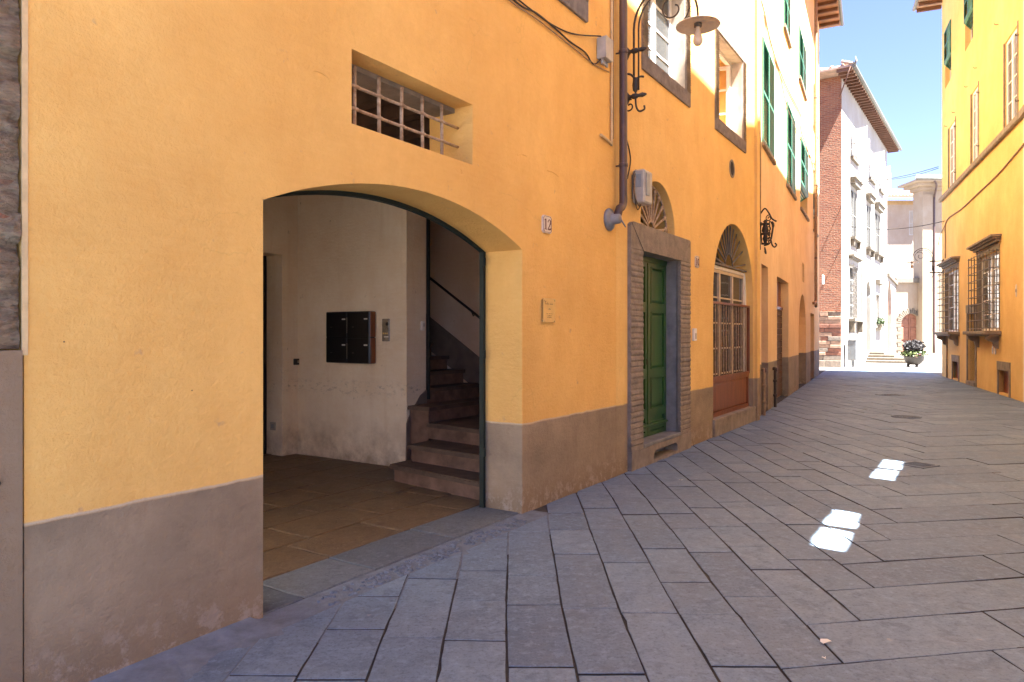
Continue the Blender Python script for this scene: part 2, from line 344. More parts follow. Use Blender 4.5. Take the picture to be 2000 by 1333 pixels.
class Frame:                              # a facade: x runs along it, y goes into the building, z is up
    def __init__(s, P, D):
        s.P = Vector(P); s.D = Vector(D).normalized(); s.N = Vector((-s.D.y, s.D.x)); s.a = atan2(s.D.y, s.D.x)
    def px(s, x, y, d=0.0):               # photo pixel -> (along, height) where its ray meets the facade at depth d
        k = (x - 1000) / FPX; p = s.P + s.N * d
        u = (k * p.y - p.x) / (s.D.x - k * s.D.y); return u, CH + (HZ - y) * (p.y + u * s.D.y) / FPX
    def U(s, x, d=0.0): return s.px(x, HZ, d)[0]
    def H(s, x, y, d=0.0): return s.px(x, y, d)[1]
    def w(s, u, d=0.0, h=0.0): q = s.P + s.D * u + s.N * d; return Vector((q.x, q.y, h))
    def loc(s, p): q = Vector((p[0], p[1])) - s.P; return q.dot(s.D), q.dot(s.N)
    def thing(s, name, label, cat, u=0, d=0, h=0, group=None): return thing(name, label, cat, s.w(u, d, h), s.a, group)
    def single(s, o, label, cat, u, d, h, group=None): o.location = s.w(u, d, h); o.rotation_euler = (0, 0, s.a); return tag(o, label, cat, group)

def wall(name, outline, holes, y0, y1, m, parent, label=None):      # slab in (x, z) with openings cut out
    cu = bpy.data.curves.new(name, 'CURVE'); cu.dimensions = '2D'; cu.fill_mode = 'BOTH'; cu.extrude = abs(y1 - y0) / 2
    for ring in [outline] + list(holes):
        sp = cu.splines.new('POLY'); sp.points.add(len(ring) - 1); sp.use_cyclic_u = True
        for i, (x, z) in enumerate(ring): sp.points[i].co = (x, z, 0, 1)
    t = bpy.data.objects.new('tmp', cu); me = bpy.data.meshes.new_from_object(t); bpy.data.objects.remove(t); bpy.data.curves.remove(cu)
    ym = (y0 + y1) / 2
    for v in me.vertices: v.co = (v.co.x, ym - v.co.z, v.co.y)
    bm = bmesh.new(); bm.from_mesh(me); bmesh.ops.remove_doubles(bm, verts=bm.verts, dist=1e-5); bmesh.ops.recalc_face_normals(bm, faces=bm.faces); bm.to_mesh(me); bm.free()
    me.materials.clear(); me.materials.append(M[m]); me.name = name
    for p in me.polygons: p.use_smooth = False
    o = bpy.data.objects.new(name, me); COL.objects.link(o); o.parent = parent
    if label: o['label'] = label
    return o
def soften(o, w=.02):            # worn, rounded plaster arrises
    b = o.modifiers.new('worn_edges', 'BEVEL'); b.width = w; b.segments = 3; b.limit_method = 'ANGLE'; b.angle_limit = radians(40)
def rect(u0, u1, h0, h1): return [(u0, h0), (u1, h0), (u1, h1), (u0, h1)]
def arch_top(u0, u1, hs, rise, n=20):     # points from the right springing over the crown to the left one
    w2 = (u1 - u0) / 2; r = (w2 * w2 + rise * rise) / (2 * rise); c = (u0 + u1) / 2; zc = hs + rise - r; a = math.asin(min(1, w2 / r))
    if rise > w2: a = pi - a
    return [(c + r * sin(a - 2 * a * i / n), zc + r * cos(a - 2 * a * i / n)) for i in range(n + 1)]
def arch(u0, u1, h0, hs, rise, n=20): return [(u0, h0), (u1, h0)] + arch_top(u0, u1, hs, rise, n)

# ------------------------------------------------------------------ facade frames (metres, camera at the origin looking along +Y)
FA = Frame((.086, 5.95), (.542, .84))                 # ochre houses on the left, origin at the arch's far pier
FB = Frame((4.50, 12.94), (.458, .889))               # peach house with green shutters
FW = Frame((15.30, 32.80), (.571, .821))              # white house
FK = Frame(FW.w(0)[:2], (.821, -.571))                # its brick flank (x runs left to right, origin at the corner)
FE = Frame((27.6, 54.0), (1.0, .0))                   # end of the street
RW = [(15.76, 25.9), (11.5, 15.9), (7.82, 8.55), (5.01, 4.33), (1.62, -1.15)]   # foot of the right-hand wall
FR = [Frame(RW[i], (RW[i + 1][0] - RW[i][0], RW[i + 1][1] - RW[i][1])) for i in range(4)]

# ------------------------------------------------------------------ ground and street paving
g = MB(); g.box(-400, 400, -300, 500, -.6, -.20); go = g.build('ground', 'ground', kind='structure')
q = MB(); q.slab([(13.5, 31.0), (15.6, 25.9), (60, 25.9), (60, 75), (10, 75), (10, 31.0)], -.15, -.004); q.build('square', 'square', kind='structure')
q = MB(); q.slab([(-40, -40), (40, -40), (40, -3.2), (1.9, -3.2), (-4.2, -.4), (-40, -.4)], -.17, -.012); q.build('bounce_piazza', 'square', kind='structure')  # unseen sunlit paving behind the camera, added to bounce light onto the walls
bed = MB(); bed.slab([(-9, -8), (3, -8), (14, 20), (17, 31.2), (10, 31.2), (-9, 8)], -.19, -.0095)
pav = bed.build('pavement', 'joint', kind='structure')

def clip(poly, nx, ny, c):               # keep nx*x + ny*y <= c
    out = []
    for i in range(len(poly)):
        a, b = poly[i], poly[(i + 1) % len(poly)]; da = nx * a[0] + ny * a[1] - c; db = nx * b[0] + ny * b[1] - c
        if da <= 0: out.append(a)
        if (da < 0) != (db < 0) and da != db:
            t = da / (da - db); out.append((a[0] + (b[0] - a[0]) * t, a[1] + (b[1] - a[1]) * t))
    return out
def area(p): return .5 * sum(p[i][0] * p[(i + 1) % len(p)][1] - p[(i + 1) % len(p)][0] * p[i][1] for i in range(len(p)))
def clean(p, eps=.004):
    out = []
    for a in p:
        if not out or (Vector(a) - Vector(out[-1])).length > eps: out.append(a)
    if len(out) > 2 and (Vector(out[0]) - Vector(out[-1])).length <= eps: out.pop()
    return out
def inset(p, d):                         # convex, counter-clockwise
    n = len(p); L = []
    for i in range(n):
        a, b = Vector(p[i]), Vector(p[(i + 1) % n]); t = (b - a).normalized(); L.append((a + Vector((-t.y, t.x)) * d, t))
    out = []
    for i in range(n):
        (a, t), (b, s) = L[i - 1], L[i]; cr = t.x * s.y - t.y * s.x
        if abs(cr) < .05: out.append(b[:]); continue
        k = ((b - a).x * s.y - (b - a).y * s.x) / cr; out.append((a + t * k)[:])
    return out
def stone_piece(mb, poly, top, gap, bev, rough, base=-.045, tilt=0.0035):
    p = clean(poly)
    if len(p) < 3: return False
    if area(p) < 0: p = p[::-1]
    if area(p) < .006: return False
    p = inset(p, gap)
    if area(p) < .003: return False
    if rough:                            # chipped, wavy arrises
        r = []
        for i in range(len(p)):
            a, b = Vector(p[i]), Vector(p[(i + 1) % len(p)]); L = (b - a).length; n = max(1, min(9, int(L / .09))); t = (b - a).normalized() if L > 0 else Vector((1, 0)); m = Vector((-t.y, t.x))
            for j in range(n):
                k = random.gauss(0, rough) if j else abs(random.gauss(0, rough))
                if random.random() < .02: k += R(.003, .010)
                r.append((a + (b - a) * (j / n) + m * max(-.003, k))[:])
        p = r
    cx = sum(a[0] for a in p) / len(p); cy_ = sum(a[1] for a in p) / len(p)
    tx, ty = R(-tilt, tilt), R(-tilt, tilt); n = len(p)
    def sh(k): return [(cx + (a[0] - cx) * k[0], cy_ + (a[1] - cy_) * k[1]) for a in p]
    ext = max(max(a[0] for a in p) - min(a[0] for a in p), .1), max(max(a[1] for a in p) - min(a[1] for a in p), .1)
    q = sh((1 - 2 * bev / ext[0], 1 - 2 * bev / ext[1]))
    zt = lambda a: top + (a[0] - cx) * tx + (a[1] - cy_) * ty
    vs = [(a[0], a[1], base) for a in p] + [(a[0], a[1], zt(a) - bev * .8) for a in p] + [(a[0], a[1], zt(a)) for a in q]
    fs = [tuple(range(2 * n, 3 * n))] + [(r * n + i, r * n + (i + 1) % n, (r + 1) * n + (i + 1) % n, (r + 1) * n + i) for r in (0, 1) for i in range(n)]
    mb.add(vs, fs); return True

def shade_sides(o):                       # joint shade painted on steep slab flanks, hiding their sky-lit blue
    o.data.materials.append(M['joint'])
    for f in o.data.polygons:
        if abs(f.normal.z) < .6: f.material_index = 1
x0, z0, RH = 1.53, 3.24, .48; CW = RH * .6455
def warp(p):
    x, y = p; return (x + .012 * sin(1.1 * y + .9 * x) + .004 * sin(4.3 * y - 2.1 * x + 1), y + .012 * sin(1.1 * x + .5 * y + 2) + .004 * sin(5.1 * x + 1.3 * y))
def shear(p, right):
    x, y = p
    return (x, y + .17 * (x - x0 - .6455 * (y - z0))) if right else (x, y)
raw = []
for k in range(-14, 62):
    zz = z0 + k * RH; x = x0 + k * CW; xe = x + 12          # rows to the right of the spine
    first = True; off = R(0, .5)
    while x < xe:
        L = R(.55, 1.15) + (off if first else 0); raw.append([shear(a, True) for a in ((x, zz), (x + L, zz), (x + L, zz + RH), (x, zz + RH))]); x += L; first = False
    xa, xb = x0 + k * CW, x0 + (k + 1) * CW; y = z0 + (k + 1) * RH; ye = y + 13
    first = True
    while y < ye:                                              # columns to the left of it
        L = R(.45, 1.0); raw.append([shear(a, first) for a in ((xa, y), (xb, y))] + [(xb, y + L), (xa, y + L)]); y += L; first = False
cand = []
for p in raw:
    p = [warp(a) for a in p]; cx = sum(a[0] for a in p) / 4; cyy = sum(a[1] for a in p) / 4
    if cyy < -1.5 or cyy > 31.5 or cx < -6: continue
    L = FA if cyy < FB.P.y - .3 else FB
    u, d = FA.loc((cx, cyy)); lim = -.004
    if L is FA and -2.75 < u < .12: lim = -.20
    if L is FA and u <= -2.75: lim = -.05
    p = clip(p, L.N.x, L.N.y, L.N.dot(L.P) + lim)
    if len(p) < 3: continue
    fi = 0 if cyy > RW[1][1] else 1 if cyy > RW[2][1] else 2 if cyy > RW[3][1] else 3
    r = FR[fi]; p = clip(p, r.N.x, r.N.y, r.N.dot(r.P) - .004)
    if len(p) < 3 or abs(area(p)) < .008: continue
    cx = sum(a[0] for a in p) / len(p); cyy = sum(a[1] for a in p) / len(p)
    vis = cyy > 2.6 and abs(cx) < cyy * .76 + .3
    cand.append((0 if vis else 1, cyy, p, u, d))
cand.sort(key=lambda c: (c[0], c[1]))
far = MB(); nn = 0
for vis, cyy, p, u, d in cand:
    top = R(-.0028, .0028)
    if nn < 300 and vis == 0:
        mb = MB()
        if not stone_piece(mb, p, top, .0052, .0035, .0013 if cyy < 9 else 0): continue
        cx, cyy2 = mb.v[0][0], mb.v[0][1]; mb.v = [(a - cx, b - cyy2, c) for a, b, c in mb.v]
        rough = -1.25 < d and -3.2 < u < .5 and random.random() < .8
        o = mb.build('paving_stone', 'slabrough' if rough else 'slab', pav, fix=False); o.location = (cx, cyy2, 0); shade_sides(o); nn += 1
    else: stone_piece(far, p, top, .0055, .004, 0)
shade_sides(far.build('paving_stones', 'slab', pav, kind='stuff', fix=False))

# cobbled strip and mortar along the threshold of the archway
def local_on(fr, o): o.location = fr.w(0); o.rotation_euler = (0, 0, fr.a); return o
ms = MB()
n = 70; va = []
for i in range(n + 1):
    u = -3.9 + 4.05 * i / n
    if u < -2.63: prof = [(-.45, -.0075), (-.06, .004 + .004 * sin(u * 9)), (-.02, .018 + .006 * sin(u * 4)), (.02, .03)]
    else: prof = [(-.5, -.0075), (-.22, -.004 + R(-.002, .002)), (-.05, -.004 + R(-.003, .003)), (.03, -.006)]
    va += [(u, y, zz) for y, zz in prof]
ms.add(va, [(i * 4 + k, (i + 1) * 4 + k, (i + 1) * 4 + k + 1, i * 4 + k + 1) for i in range(n) for k in range(3)], True)
o = local_on(FA, ms.build('mortar_strip', 'mortar')); o['kind'] = 'structure'
cb = MB()
for i in range(330):
    u, y = R(-2.3, -.15), R(-.19, -.02); r = R(.012, .026)
    if random.random() < .35: continue
    m = random.randint(5, 7); a0 = R(0, 6); pr = [(u + r * R(.7, 1.2) * cos(a0 + 2 * pi * j / m), y + r * R(.7, 1.2) * sin(a0 + 2 * pi * j / m)) for j in range(m)]
    stone_piece(cb, pr, R(.0, .008), 0.0005, .004, 0, -.02, .08) if abs(area(pr)) > .012 else cb.add([(a, b, -.02) for a, b in pr] + [(u + (a - u) * .75, y + (b - y) * .75, R(.001, .006)) for a, b in pr], [tuple(range(m, 2 * m))] + [(j, (j + 1) % m, (j + 1) % m + m, j + m) for j in range(m)], True)
o = cb.build('cobbles', 'cobble', kind='stuff'); local_on(FA, o); tag(o, 'strip of small worn cobbles along the archway threshold', 'cobbles')

# ------------------------------------------------------------------ shared builders
def window(parent, u0, u1, h0, h1, d, m='whitewood', pane='glass', rows=3, cols=2, fw=.06, gb=.025):
    f = MB(); f.box(u0, u1, d, d + .05, h0, h0 + fw).box(u0, u1, d, d + .05, h1 - fw, h1).box(u0, u0 + fw, d, d + .05, h0 + fw, h1 - fw).box(u1 - fw, u1, d, d + .05, h0 + fw, h1 - fw)
    W = (u1 - u0 - 2 * fw - (cols - 1) * fw * 1.4) / cols; obs = []
    Hh = (h1 - h0 - 2 * fw - (rows - 1) * gb) / rows
    for c in range(cols):
        x = u0 + fw + c * (W + fw * 1.4)
        if c: f.box(x - fw * 1.4, x, d - .012, d + .05, h0 + fw, h1 - fw)
        for r in range(1, rows): f.box(x, x + W, d + .008, d + .04, h0 + fw + r * Hh + (r - 1) * gb, h0 + fw + r * (Hh + gb))
        for r in range(rows):
            z = h0 + fw + r * (Hh + gb); obs.append((x, x + W, z, z + Hh))
    w_ = f.build('window', m, parent)
    for a, b, c, e in obs:
        t = R(-.004, .004); p = MB(); p.add([(a, d + .022 + t, c), (b, d + .022 - t, c), (b, d + .022 - t, e), (a, d + .022 + t, e)], [(0, 1, 2, 3)]); p.build('pane', pane, w_)
    return w_
def shutter(parent, u, d, h0, h1, w, ang, m, slat=.055, fw=.055):
    s = MB(); H = h1 - h0; t = .018
    s.box(0, fw, -t, t, 0, H).box(w - fw, w, -t, t, 0, H).box(fw, w - fw, -t, t, 0, fw * 1.4).box(fw, w - fw, -t, t, H - fw, H).box(fw, w - fw, -t, t, H * .48, H * .48 + fw)
    z = fw * 1.4
    while z < H - fw - slat:
        if not (H * .48 - slat < z < H * .48 + fw): s.add([(fw, t, z + slat * .75), (w - fw, t, z + slat * .75), (w - fw, -t, z), (fw, -t, z)], [(0, 1, 2, 3)])
        z += slat
    o = s.build('shutter', m, parent, fix=False); o.location = (u, d, h0); o.rotation_euler = (0, 0, ang); return o
def fan_grille(parent, uc, hb, r, d, rays=9, name='fan_grille', m='irongrey'):
    im = m
    f = MB(); f.bar((uc - r, d, hb + .015), (uc + r, d, hb + .015), .025, .03)
    pts = [(uc + r * cos(pi * i / 24), d, hb + r * sin(pi * i / 24)) for i in range(25)]; f.tube(pts, .016, 6)
    f.tube([(uc + r * .2 * cos(pi * i / 12), d, hb + r * .2 * sin(pi * i / 12)) for i in range(13)], .014, 6)
    o = f.build(name, im, parent)
    for i in range(rays):
        a = pi * (i + .5) / rays; b = MB()
        b.bar((uc + r * .2 * cos(a), d, hb + r * .2 * sin(a)), (uc + r * cos(a), d, hb + r * sin(a)), .016, .024)
        mm = (uc + r * .93 * cos(a), hb + r * .93 * sin(a))
        b.lathe([(.001, -.018), (.03, -.012), (.036, 0), (.03, .012), (.001, .018)], 8, (mm[0], d, mm[1]), 'y')
        b.build('ray', im, o)
    return o
def ribbon(mb, st, y0, y1):               # brush stroke: (x, z, half width), extruded
    P = [Vector((a[0], a[1])) for a in st]; L = []; Rr = []
    for i, p in enumerate(P):
        t = (P[min(i + 1, len(P) - 1)] - P[max(i - 1, 0)]).normalized(); m = Vector((-t.y, t.x)) * st[i][2]; L.append(p + m); Rr.append(p - m)
    for i in range(len(P) - 1): mb.prism([(L[i].x, L[i].y), (Rr[i].x, Rr[i].y), (Rr[i + 1].x, Rr[i + 1].y), (L[i + 1].x, L[i + 1].y)], y0, y1)
def digit(mb, ch, x, z, s, y0, y1):       # old style serif figures
    if ch == '1':
        ribbon(mb, [(x, z, .085 * s), (x, z + .97 * s, .085 * s)], y0, y1); ribbon(mb, [(x - .22 * s, z + .025 * s, .028 * s), (x + .22 * s, z + .025 * s, .028 * s)], y0, y1)
        ribbon(mb, [(x - .2 * s, z + .86 * s, .02 * s), (x, z + .96 * s, .05 * s)], y0, y1)
    if ch == '2':
        ribbon(mb, [(x - .22 * s, z + .70 * s, .075 * s), (x - .24 * s, z + .80 * s, .05 * s), (x - .15 * s, z + .93 * s, .03 * s), (x + .02 * s, z + .97 * s, .035 * s), (x + .2 * s, z + .85 * s, .08 * s), (x + .19 * s, z + .62 * s, .085 * s), (x + .02 * s, z + .38 * s, .05 * s), (x - .25 * s, z + .1 * s, .03 * s)], y0, y1)
        ribbon(mb, [(x - .27 * s, z + .06 * s, .06 * s), (x + .1 * s, z + .07 * s, .075 * s), (x + .24 * s, z + .09 * s, .06 * s), (x + .28 * s, z + .24 * s, .02 * s)], y0, y1)
    if ch == '0':
        ribbon(mb, [(x + .23 * s * cos(a * pi / 10), z + .5 * s + .46 * s * sin(a * pi / 10), (.03 + .065 * abs(cos(a * pi / 10))) * s) for a in range(21)], y0, y1)
def number_plate(fr, txt, u, h, w, hh, label):
    t = fr.thing('house_number_plate', label, 'number plate', u, 0, h)
    p = MB(); c = .018; pts = [(-w / 2 + c, -hh / 2), (w / 2 - c, -hh / 2), (w / 2, -hh / 2 + c), (w / 2, hh / 2 - c), (w / 2 - c, hh / 2), (-w / 2 + c, hh / 2), (-w / 2, hh / 2 - c), (-w / 2, -hh / 2 + c)]
    p.prism(pts, -.018, .004); p.build('plate', 'plate', t)
    b = MB(); k = .90; L = [(x * k, z * k) for x, z in pts]
    for i in range(8): b.bar((L[i][0], -.019, L[i][1]), (L[(i + 1) % 8][0], -.019, L[(i + 1) % 8][1]), .003, .003)
    b.build('border', 'ink', t)
    for i, ch in enumerate(txt):
        d = MB(); s = hh * .62; digit(d, ch, (i - .5) * s * .66, -s * .5, s, -.0205, -.0175); d.build('numeral', 'ink', t)
    return t
def cable(fr, pts, r, m, name, label, cat, group=None, n=5):     # pts in facade coordinates (u, depth, height)
    o0 = Vector(pts[0]); b = MB(); b.tube([Vector(p) - o0 for p in pts], r, n); o = b.build(name, m)
    return fr.single(o, label, cat, pts[0][0], pts[0][1], pts[0][2], group)
def smooth_path(pts, n=6):                # Catmull-Rom
    P = [Vector(p) for p in pts]; out = []
    for i in range(len(P) - 1):
        a, b, c, d = P[max(i - 1, 0)], P[i], P[i + 1], P[min(i + 2, len(P) - 1)]
        for j in range(n):
            t = j / n; out.append(.5 * ((2 * b) + (c - a) * t + (2 * a - 5 * b + 4 * c - d) * t * t + (3 * b - a - 3 * c + d) * t ** 3))
    return out + [P[-1]]
def roof(parent, u0, u1, h, over, depth, m='tile', raf=None, under='terra'):
    r = MB(); r.box(u0, u1, -over, depth, h, h + .10); o = r.build('roof', m, parent)
    e = MB(); e.tube([(u0, -over - .03, h + .03), (u1, -over - .03, h + .03)], .065, 8); e.build('gutter', 'roofgut', o)
    if raf:
        x = u0 + .1; first = None
        while x < u1 - .1:
            if first is None: b = MB(); b.box(-.045, .045, -over + .05, .05, -.13, -.003); first = b.build('rafter', 'rafter', o); first.location = (x, 0, h)
            else: link_copy(first, o, (x, 0, h))
            x += raf
    return o
def window_surround(parent, u0, u1, h0, h1, t, st, m='stone', name='window_surround'):   # stone frame with tooled faces, t proud
    def ridged(name, a, b, c, e, vert):
        mb = MB(); nb = max(3, int(((e - c) if vert else (b - a)) / .032))
        for i in range(nb):
            k0, k1 = i / nb, (i + 1) / nb; y = -t - R(.0, .008)
            if vert: z0_, z1_ = c + (e - c) * k0, c + (e - c) * k1; mb.add([(a, .02, z0_), (b, .02, z0_), (b, .02, z1_), (a, .02, z1_), (a, -t, z0_), (b, -t, z0_), (b, y - .012, (z0_ + z1_) / 2), (a, y - .012, (z0_ + z1_) / 2), (b, -t, z1_), (a, -t, z1_)], [(4, 5, 6, 7), (7, 6, 8, 9), (0, 4, 7), (0, 7, 9, 3), (1, 6, 5), (1, 2, 8, 6)] + ([(0, 1, 5, 4)] if i == 0 else []) + ([(3, 9, 8, 2)] if i == nb - 1 else []))
            else: xa, xb = a + (b - a) * k0, a + (b - a) * k1; mb.add([(xa, .02, c), (xb, .02, c), (xb, .02, e), (xa, .02, e), (xa, -t, c), (xb, -t, c), (xb, -t, e), (xa, -t, e), ((xa + xb) / 2, y - .01, c), ((xa + xb) / 2, y - .01, e)], [(4, 8, 9, 7), (8, 5, 6, 9), (0, 1, 5, 8, 4), (3, 7, 9, 6, 2)] + ([(0, 4, 7, 3)] if i == 0 else []) + ([(1, 2, 6, 5)] if i == nb - 1 else []))
        return mb.build(name, m, parent, fix=False)
    ridged('jamb_stone', u0 - st, u0, h0, h1, True); ridged('jamb_stone', u1, u1 + st, h0, h1, True)
    ridged('sill_stone', u0 - st, u1 + st, h0 - st * 1.15, h0 - .002, False); ridged('lintel_stone', u0 - st, u1 + st, h1 + .002, h1 + st, False)

# ------------------------------------------------------------------ the house with the archway
UL, UM = FA.U(47), FA.U(1203)
AL, AR, AS, ARISE = FA.U(514), 0.0, 2.22, .27
hA = FA.thing('house', 'ochre plastered house with the arched stair entrance and barred window', 'house')
gu0, gu1, gh0, gh1 = FA.U(687), FA.U(923), 2.79, 3.245
wu1 = FA.U(1143) - .16; wu0 = wu1 - 1.02; WH0, WH1 = 4.76, 6.65
wA = wall('wall', [(UL, -.4), (UM, -.4), (UM, 11.6), (UL, 11.6)], [arch(AL, AR, -.2, AS, ARISE, 28), rect(gu0, gu1, gh0, gh1), rect(wu0, wu1, WH0, WH1), rect(wu0 - 2.6, wu1 - 2.6, WH0, WH1)], 0, .42, 'plasterA', hA)
soften(wA)
for k in (0, -2.6):
    window_surround(hA, wu0 + k, wu1 + k, WH0, WH1, .02, .17); window(hA, wu0 + k, wu1 + k, WH0, WH1, .2)
roof(hA, UL, UM - .01, 11.6, .8, 5.5, raf=.5)
# hall behind the arch (x along the street, y into the house)
HB, HC = 4.0, 3.5
for nm, b in (('hall_side_wall', (1.02, 1.36, 2.18, 6.0, -.2, HC)), ('hall_side_wall', (-3.4, -3.2, .425, .6, -.2, HC)), ('hall_side_wall', (-3.4, -3.2, 3.95, 5.6, -.2, HC)), ('hall_side_wall', (-3.4, -3.2, .6, 3.95, 2.75, HC)), ('hall_back_wall', (.78, 1.018, HB, HB + .35, -.2, HC)),
              ('hall_back_wall', (-3.2, -.35, HB, HB + .35, -.2, HC))):
    MB().box(*b).build(nm, 'hall', hA)  # opening left in the unseen left side to let courtyard light in
MB().box(-.349, .779, HB, HB + .35, 2.5, HC).build('hall_back_wall', 'hall', hA)
MB().box(2.45, 2.6, .425, 7, -.2, 5).build('stair_wall', 'stairwall', hA); MB().box(1.361, 2.449, 6.0, 6.2, -.2, 5).build('stair_wall', 'stairwall', hA)
MB().box(1.361, 1.40, 2.185, 6.0, 2.2, 5).build('stair_wall', 'stairwall', hA)
dr = MB(); dr.box(-.349, .779, HB + .30, HB + .345, -.1, 2.5)
for i in range(5): dr.box(-.34 + i * .225, -.34 + i * .225 + .21, HB + .285, HB + .30, .05, 2.45)
dro = dr.build('hall_door', 'darkdoor', hA); MB().box(.55, .68, HB + .25, HB + .285, 1.0, 1.03).build('handle', 'steel', dro)
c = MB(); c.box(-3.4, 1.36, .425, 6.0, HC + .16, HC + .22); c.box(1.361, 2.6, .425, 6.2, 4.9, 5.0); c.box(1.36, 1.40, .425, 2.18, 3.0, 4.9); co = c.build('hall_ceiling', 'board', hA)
b = MB(); b.box(-.07, .07, .43, 5.9, 0, .16); bo = b.build('ceiling_beam', 'beam', hA); bo.location = (-2.9, 0, HC)
for i in range(1, 9): link_copy(bo, hA, (-2.9 + i * .47, 0, HC))
# floor
fl = MB(); fl.box(-3.2, 2.45, -.02, 5.5, -.2, -.022); flo = fl.build('hall_floor', 'jointh', hA)
y = .03
while y < 4.5:
    dy = R(.40, .5); x = -3.1 - R(0, .5)
    while x < 1.0:
        dx = R(.55, .95); p = clip(clip([(x, y), (x + dx, y), (x + dx, y + dy), (x, y + dy)], 1, 0, 1.0), -1, 0, 3.18)
        mb = MB()
        if len(p) > 2 and stone_piece(mb, p, R(-.003, .003), .006, .006, .0025, -.03, .005): mb.build('floor_slab', 'thresh' if y < .3 else 'hallslab', flo, fix=False)
        x += dx
    y += dy
# stairs: three steps up from the hall, then a flight into the house behind the letterbox wall
st = hA
sr = MB(); sr.box(2.40, 2.449, 2.0, 5.5, 0, .3); stc = MB(); stc.box(1.1, 2.43, .44, 1.75, -.2, .30); stco = stc.build('staircase', 'riser', hA)
RI, GO = .175, .27
def step(poly, top, nose):               # tread with a rounded nosing over its riser
    s = MB(); s.slab(poly, max(-.02, top - RI * 1.02 if top < .6 else top - .9), top - .045); s.build('riser', 'riser', stco)
    cx = sum(p[0] for p in poly) / len(poly); t = MB(); t.slab(nose, top - .044, top - .012); t.slab([(p[0] + (cx - p[0]) * .012, p[1]) for p in nose], top - .012, top); t.build('tread', 'stair', stco)
step([(.16, .43), (2.44, .43), (2.44, 1.80), (.40, 1.80)], RI, [(.12, .43), (2.44, .43), (2.44, 1.835), (.36, 1.835)])
step([(.46, .43), (2.44, .43), (2.44, 1.76), (.63, 1.76)], 2 * RI, [(.42, .43), (2.44, .43), (2.44, 1.79), (.59, 1.79)])
step([(.84, .43), (2.44, .43), (2.44, 1.89), (1.06, 1.89)], 3 * RI, [(.80, .43), (2.44, .43), (2.44, 1.89), (1.02, 1.89)])
y = 1.9
for i in range(4, 17):
    step([(1.37, y), (2.44, y), (2.44, y + GO + .03), (1.37, y + GO + .03)] if y > 2.1 else [(1.07, y), (2.44, y), (2.44, 2.178), (1.07, 2.178)], i * RI, [(1.366 if y > 2.1 else 1.03, y - .04), (2.444, y - .04), (2.444, y + GO), (1.366 if y > 2.1 else 1.03, y + GO if y > 2.1 else 2.178)])
    y += GO
sk = MB(); zs = 4 * RI; sk.add([(2.447, 1.7, zs - .25), (2.447, 5.6, zs - .25 + 3.9 * RI / GO), (2.447, 5.6, zs + .2 + 3.9 * RI / GO), (2.447, 1.7, zs + .2), (2.43, 1.7, zs - .25), (2.43, 5.6, zs - .25 + 3.9 * RI / GO), (2.43, 5.6, zs + .2 + 3.9 * RI / GO), (2.43, 1.7, zs + .2)], [(4, 5, 6, 7), (3, 2, 6, 7), (0, 3, 7, 4), (0, 1, 2, 3)]); sk.build('skirting', 'skirt', stco)
sk = MB(); sk.prism([(1.0, .0), (1.36, .3), (1.36, .86), (1.25, .80), (1.04, .56), (1.012, .5)], 2.165, 2.179); sk.build('skirting', 'skirt', stco)
hr = MB(); hr.tube([(2.36, 1.95, 1.60), (2.36, 2.2, 1.78), (2.36, 5.0, 1.78 + 2.8 * .66)], .017, 8); hro = hr.build('handrail', 'iron', hA)
for yy in (2.25, 3.4, 4.5): MB().tube([(2.36, yy, 1.78 + (yy - 2.2) * .66), (2.40, yy, 1.72 + (yy - 2.2) * .66), (2.45, yy, 1.74 + (yy - 2.2) * .66)], .011, 6).build('bracket', 'iron', hro)
MB().lathe([(.001, -.03), (.028, -.02), (.034, 0), (.028, .02), (.001, .03)], 12, (2.36, 1.95, 1.60)).build('end_knob', 'iron', hro)
MB().box(1.362, 1.378, 2.13, 2.175, .75, 3.4).build('corner_trim', 'darkdoor', hA)
# iron gate frame inside the arch
gp = arch_top(AL + .0, AR - .0, AS, ARISE, 28); gf = MB()
inn = arch_top(AL + .03, AR - .035, AS - .0, ARISE - .03, 28)
for i in range(28): gf.prism([gp[i], gp[i + 1], inn[i + 1], inn[i]], .375, .418)
gf.box(AR - .035, AR - .002, .375, .418, 0, AS).box(AL + .002, AL + .02, .375, .418, 0, AS)
gfo = gf.build('gate_frame', 'gateg', hA)
for z in (.45, 1.3, 2.1): MB().tube([(AR - .04, .36, z), (AR - .04, .36, z + .07)], .012, 8).build('hinge', 'gateg', gfo)
# barred window over the arch: weathered timber lintel, round bars
MB().box(gu0, gu1, .17, .41, gh1 - .035, gh1 - .001).build('window_lintel', 'sill', hA)
gr = MB(); gr.box(gu0 + .001, gu0 + .012, .13, .15, gh0 + .001, gh1 - .001); gro = gr.build('window_grate', 'ironw', hA)
for i in range(5):
    u = gu0 + (gu1 - gu0) * (.13 + .178 * i); t = MB(); t.tube([(u + R(-.004, .004), .14, gh0 - .02), (u, .14 + R(-.003, .003), (gh0 + gh1) / 2), (u + R(-.004, .004), .14, gh1 - .03)], .0125, 8); t.build('bar', 'ironw', gro)
for i in range(2):
    z = gh0 + .155 + .145 * i; t = MB(); pp = [(gu0 - .02, .14, z)]
    for k in range(5):
        u = gu0 + (gu1 - gu0) * (.13 + .178 * k); pp += [(u - .03, .14, z), (u - .014, .131, z), (u + .014, .131, z), (u + .03, .14, z)]
    t.tube(pp + [(gu1 + .02, .14, z)], .0115, 8); t.build('bar', 'ironw', gro)

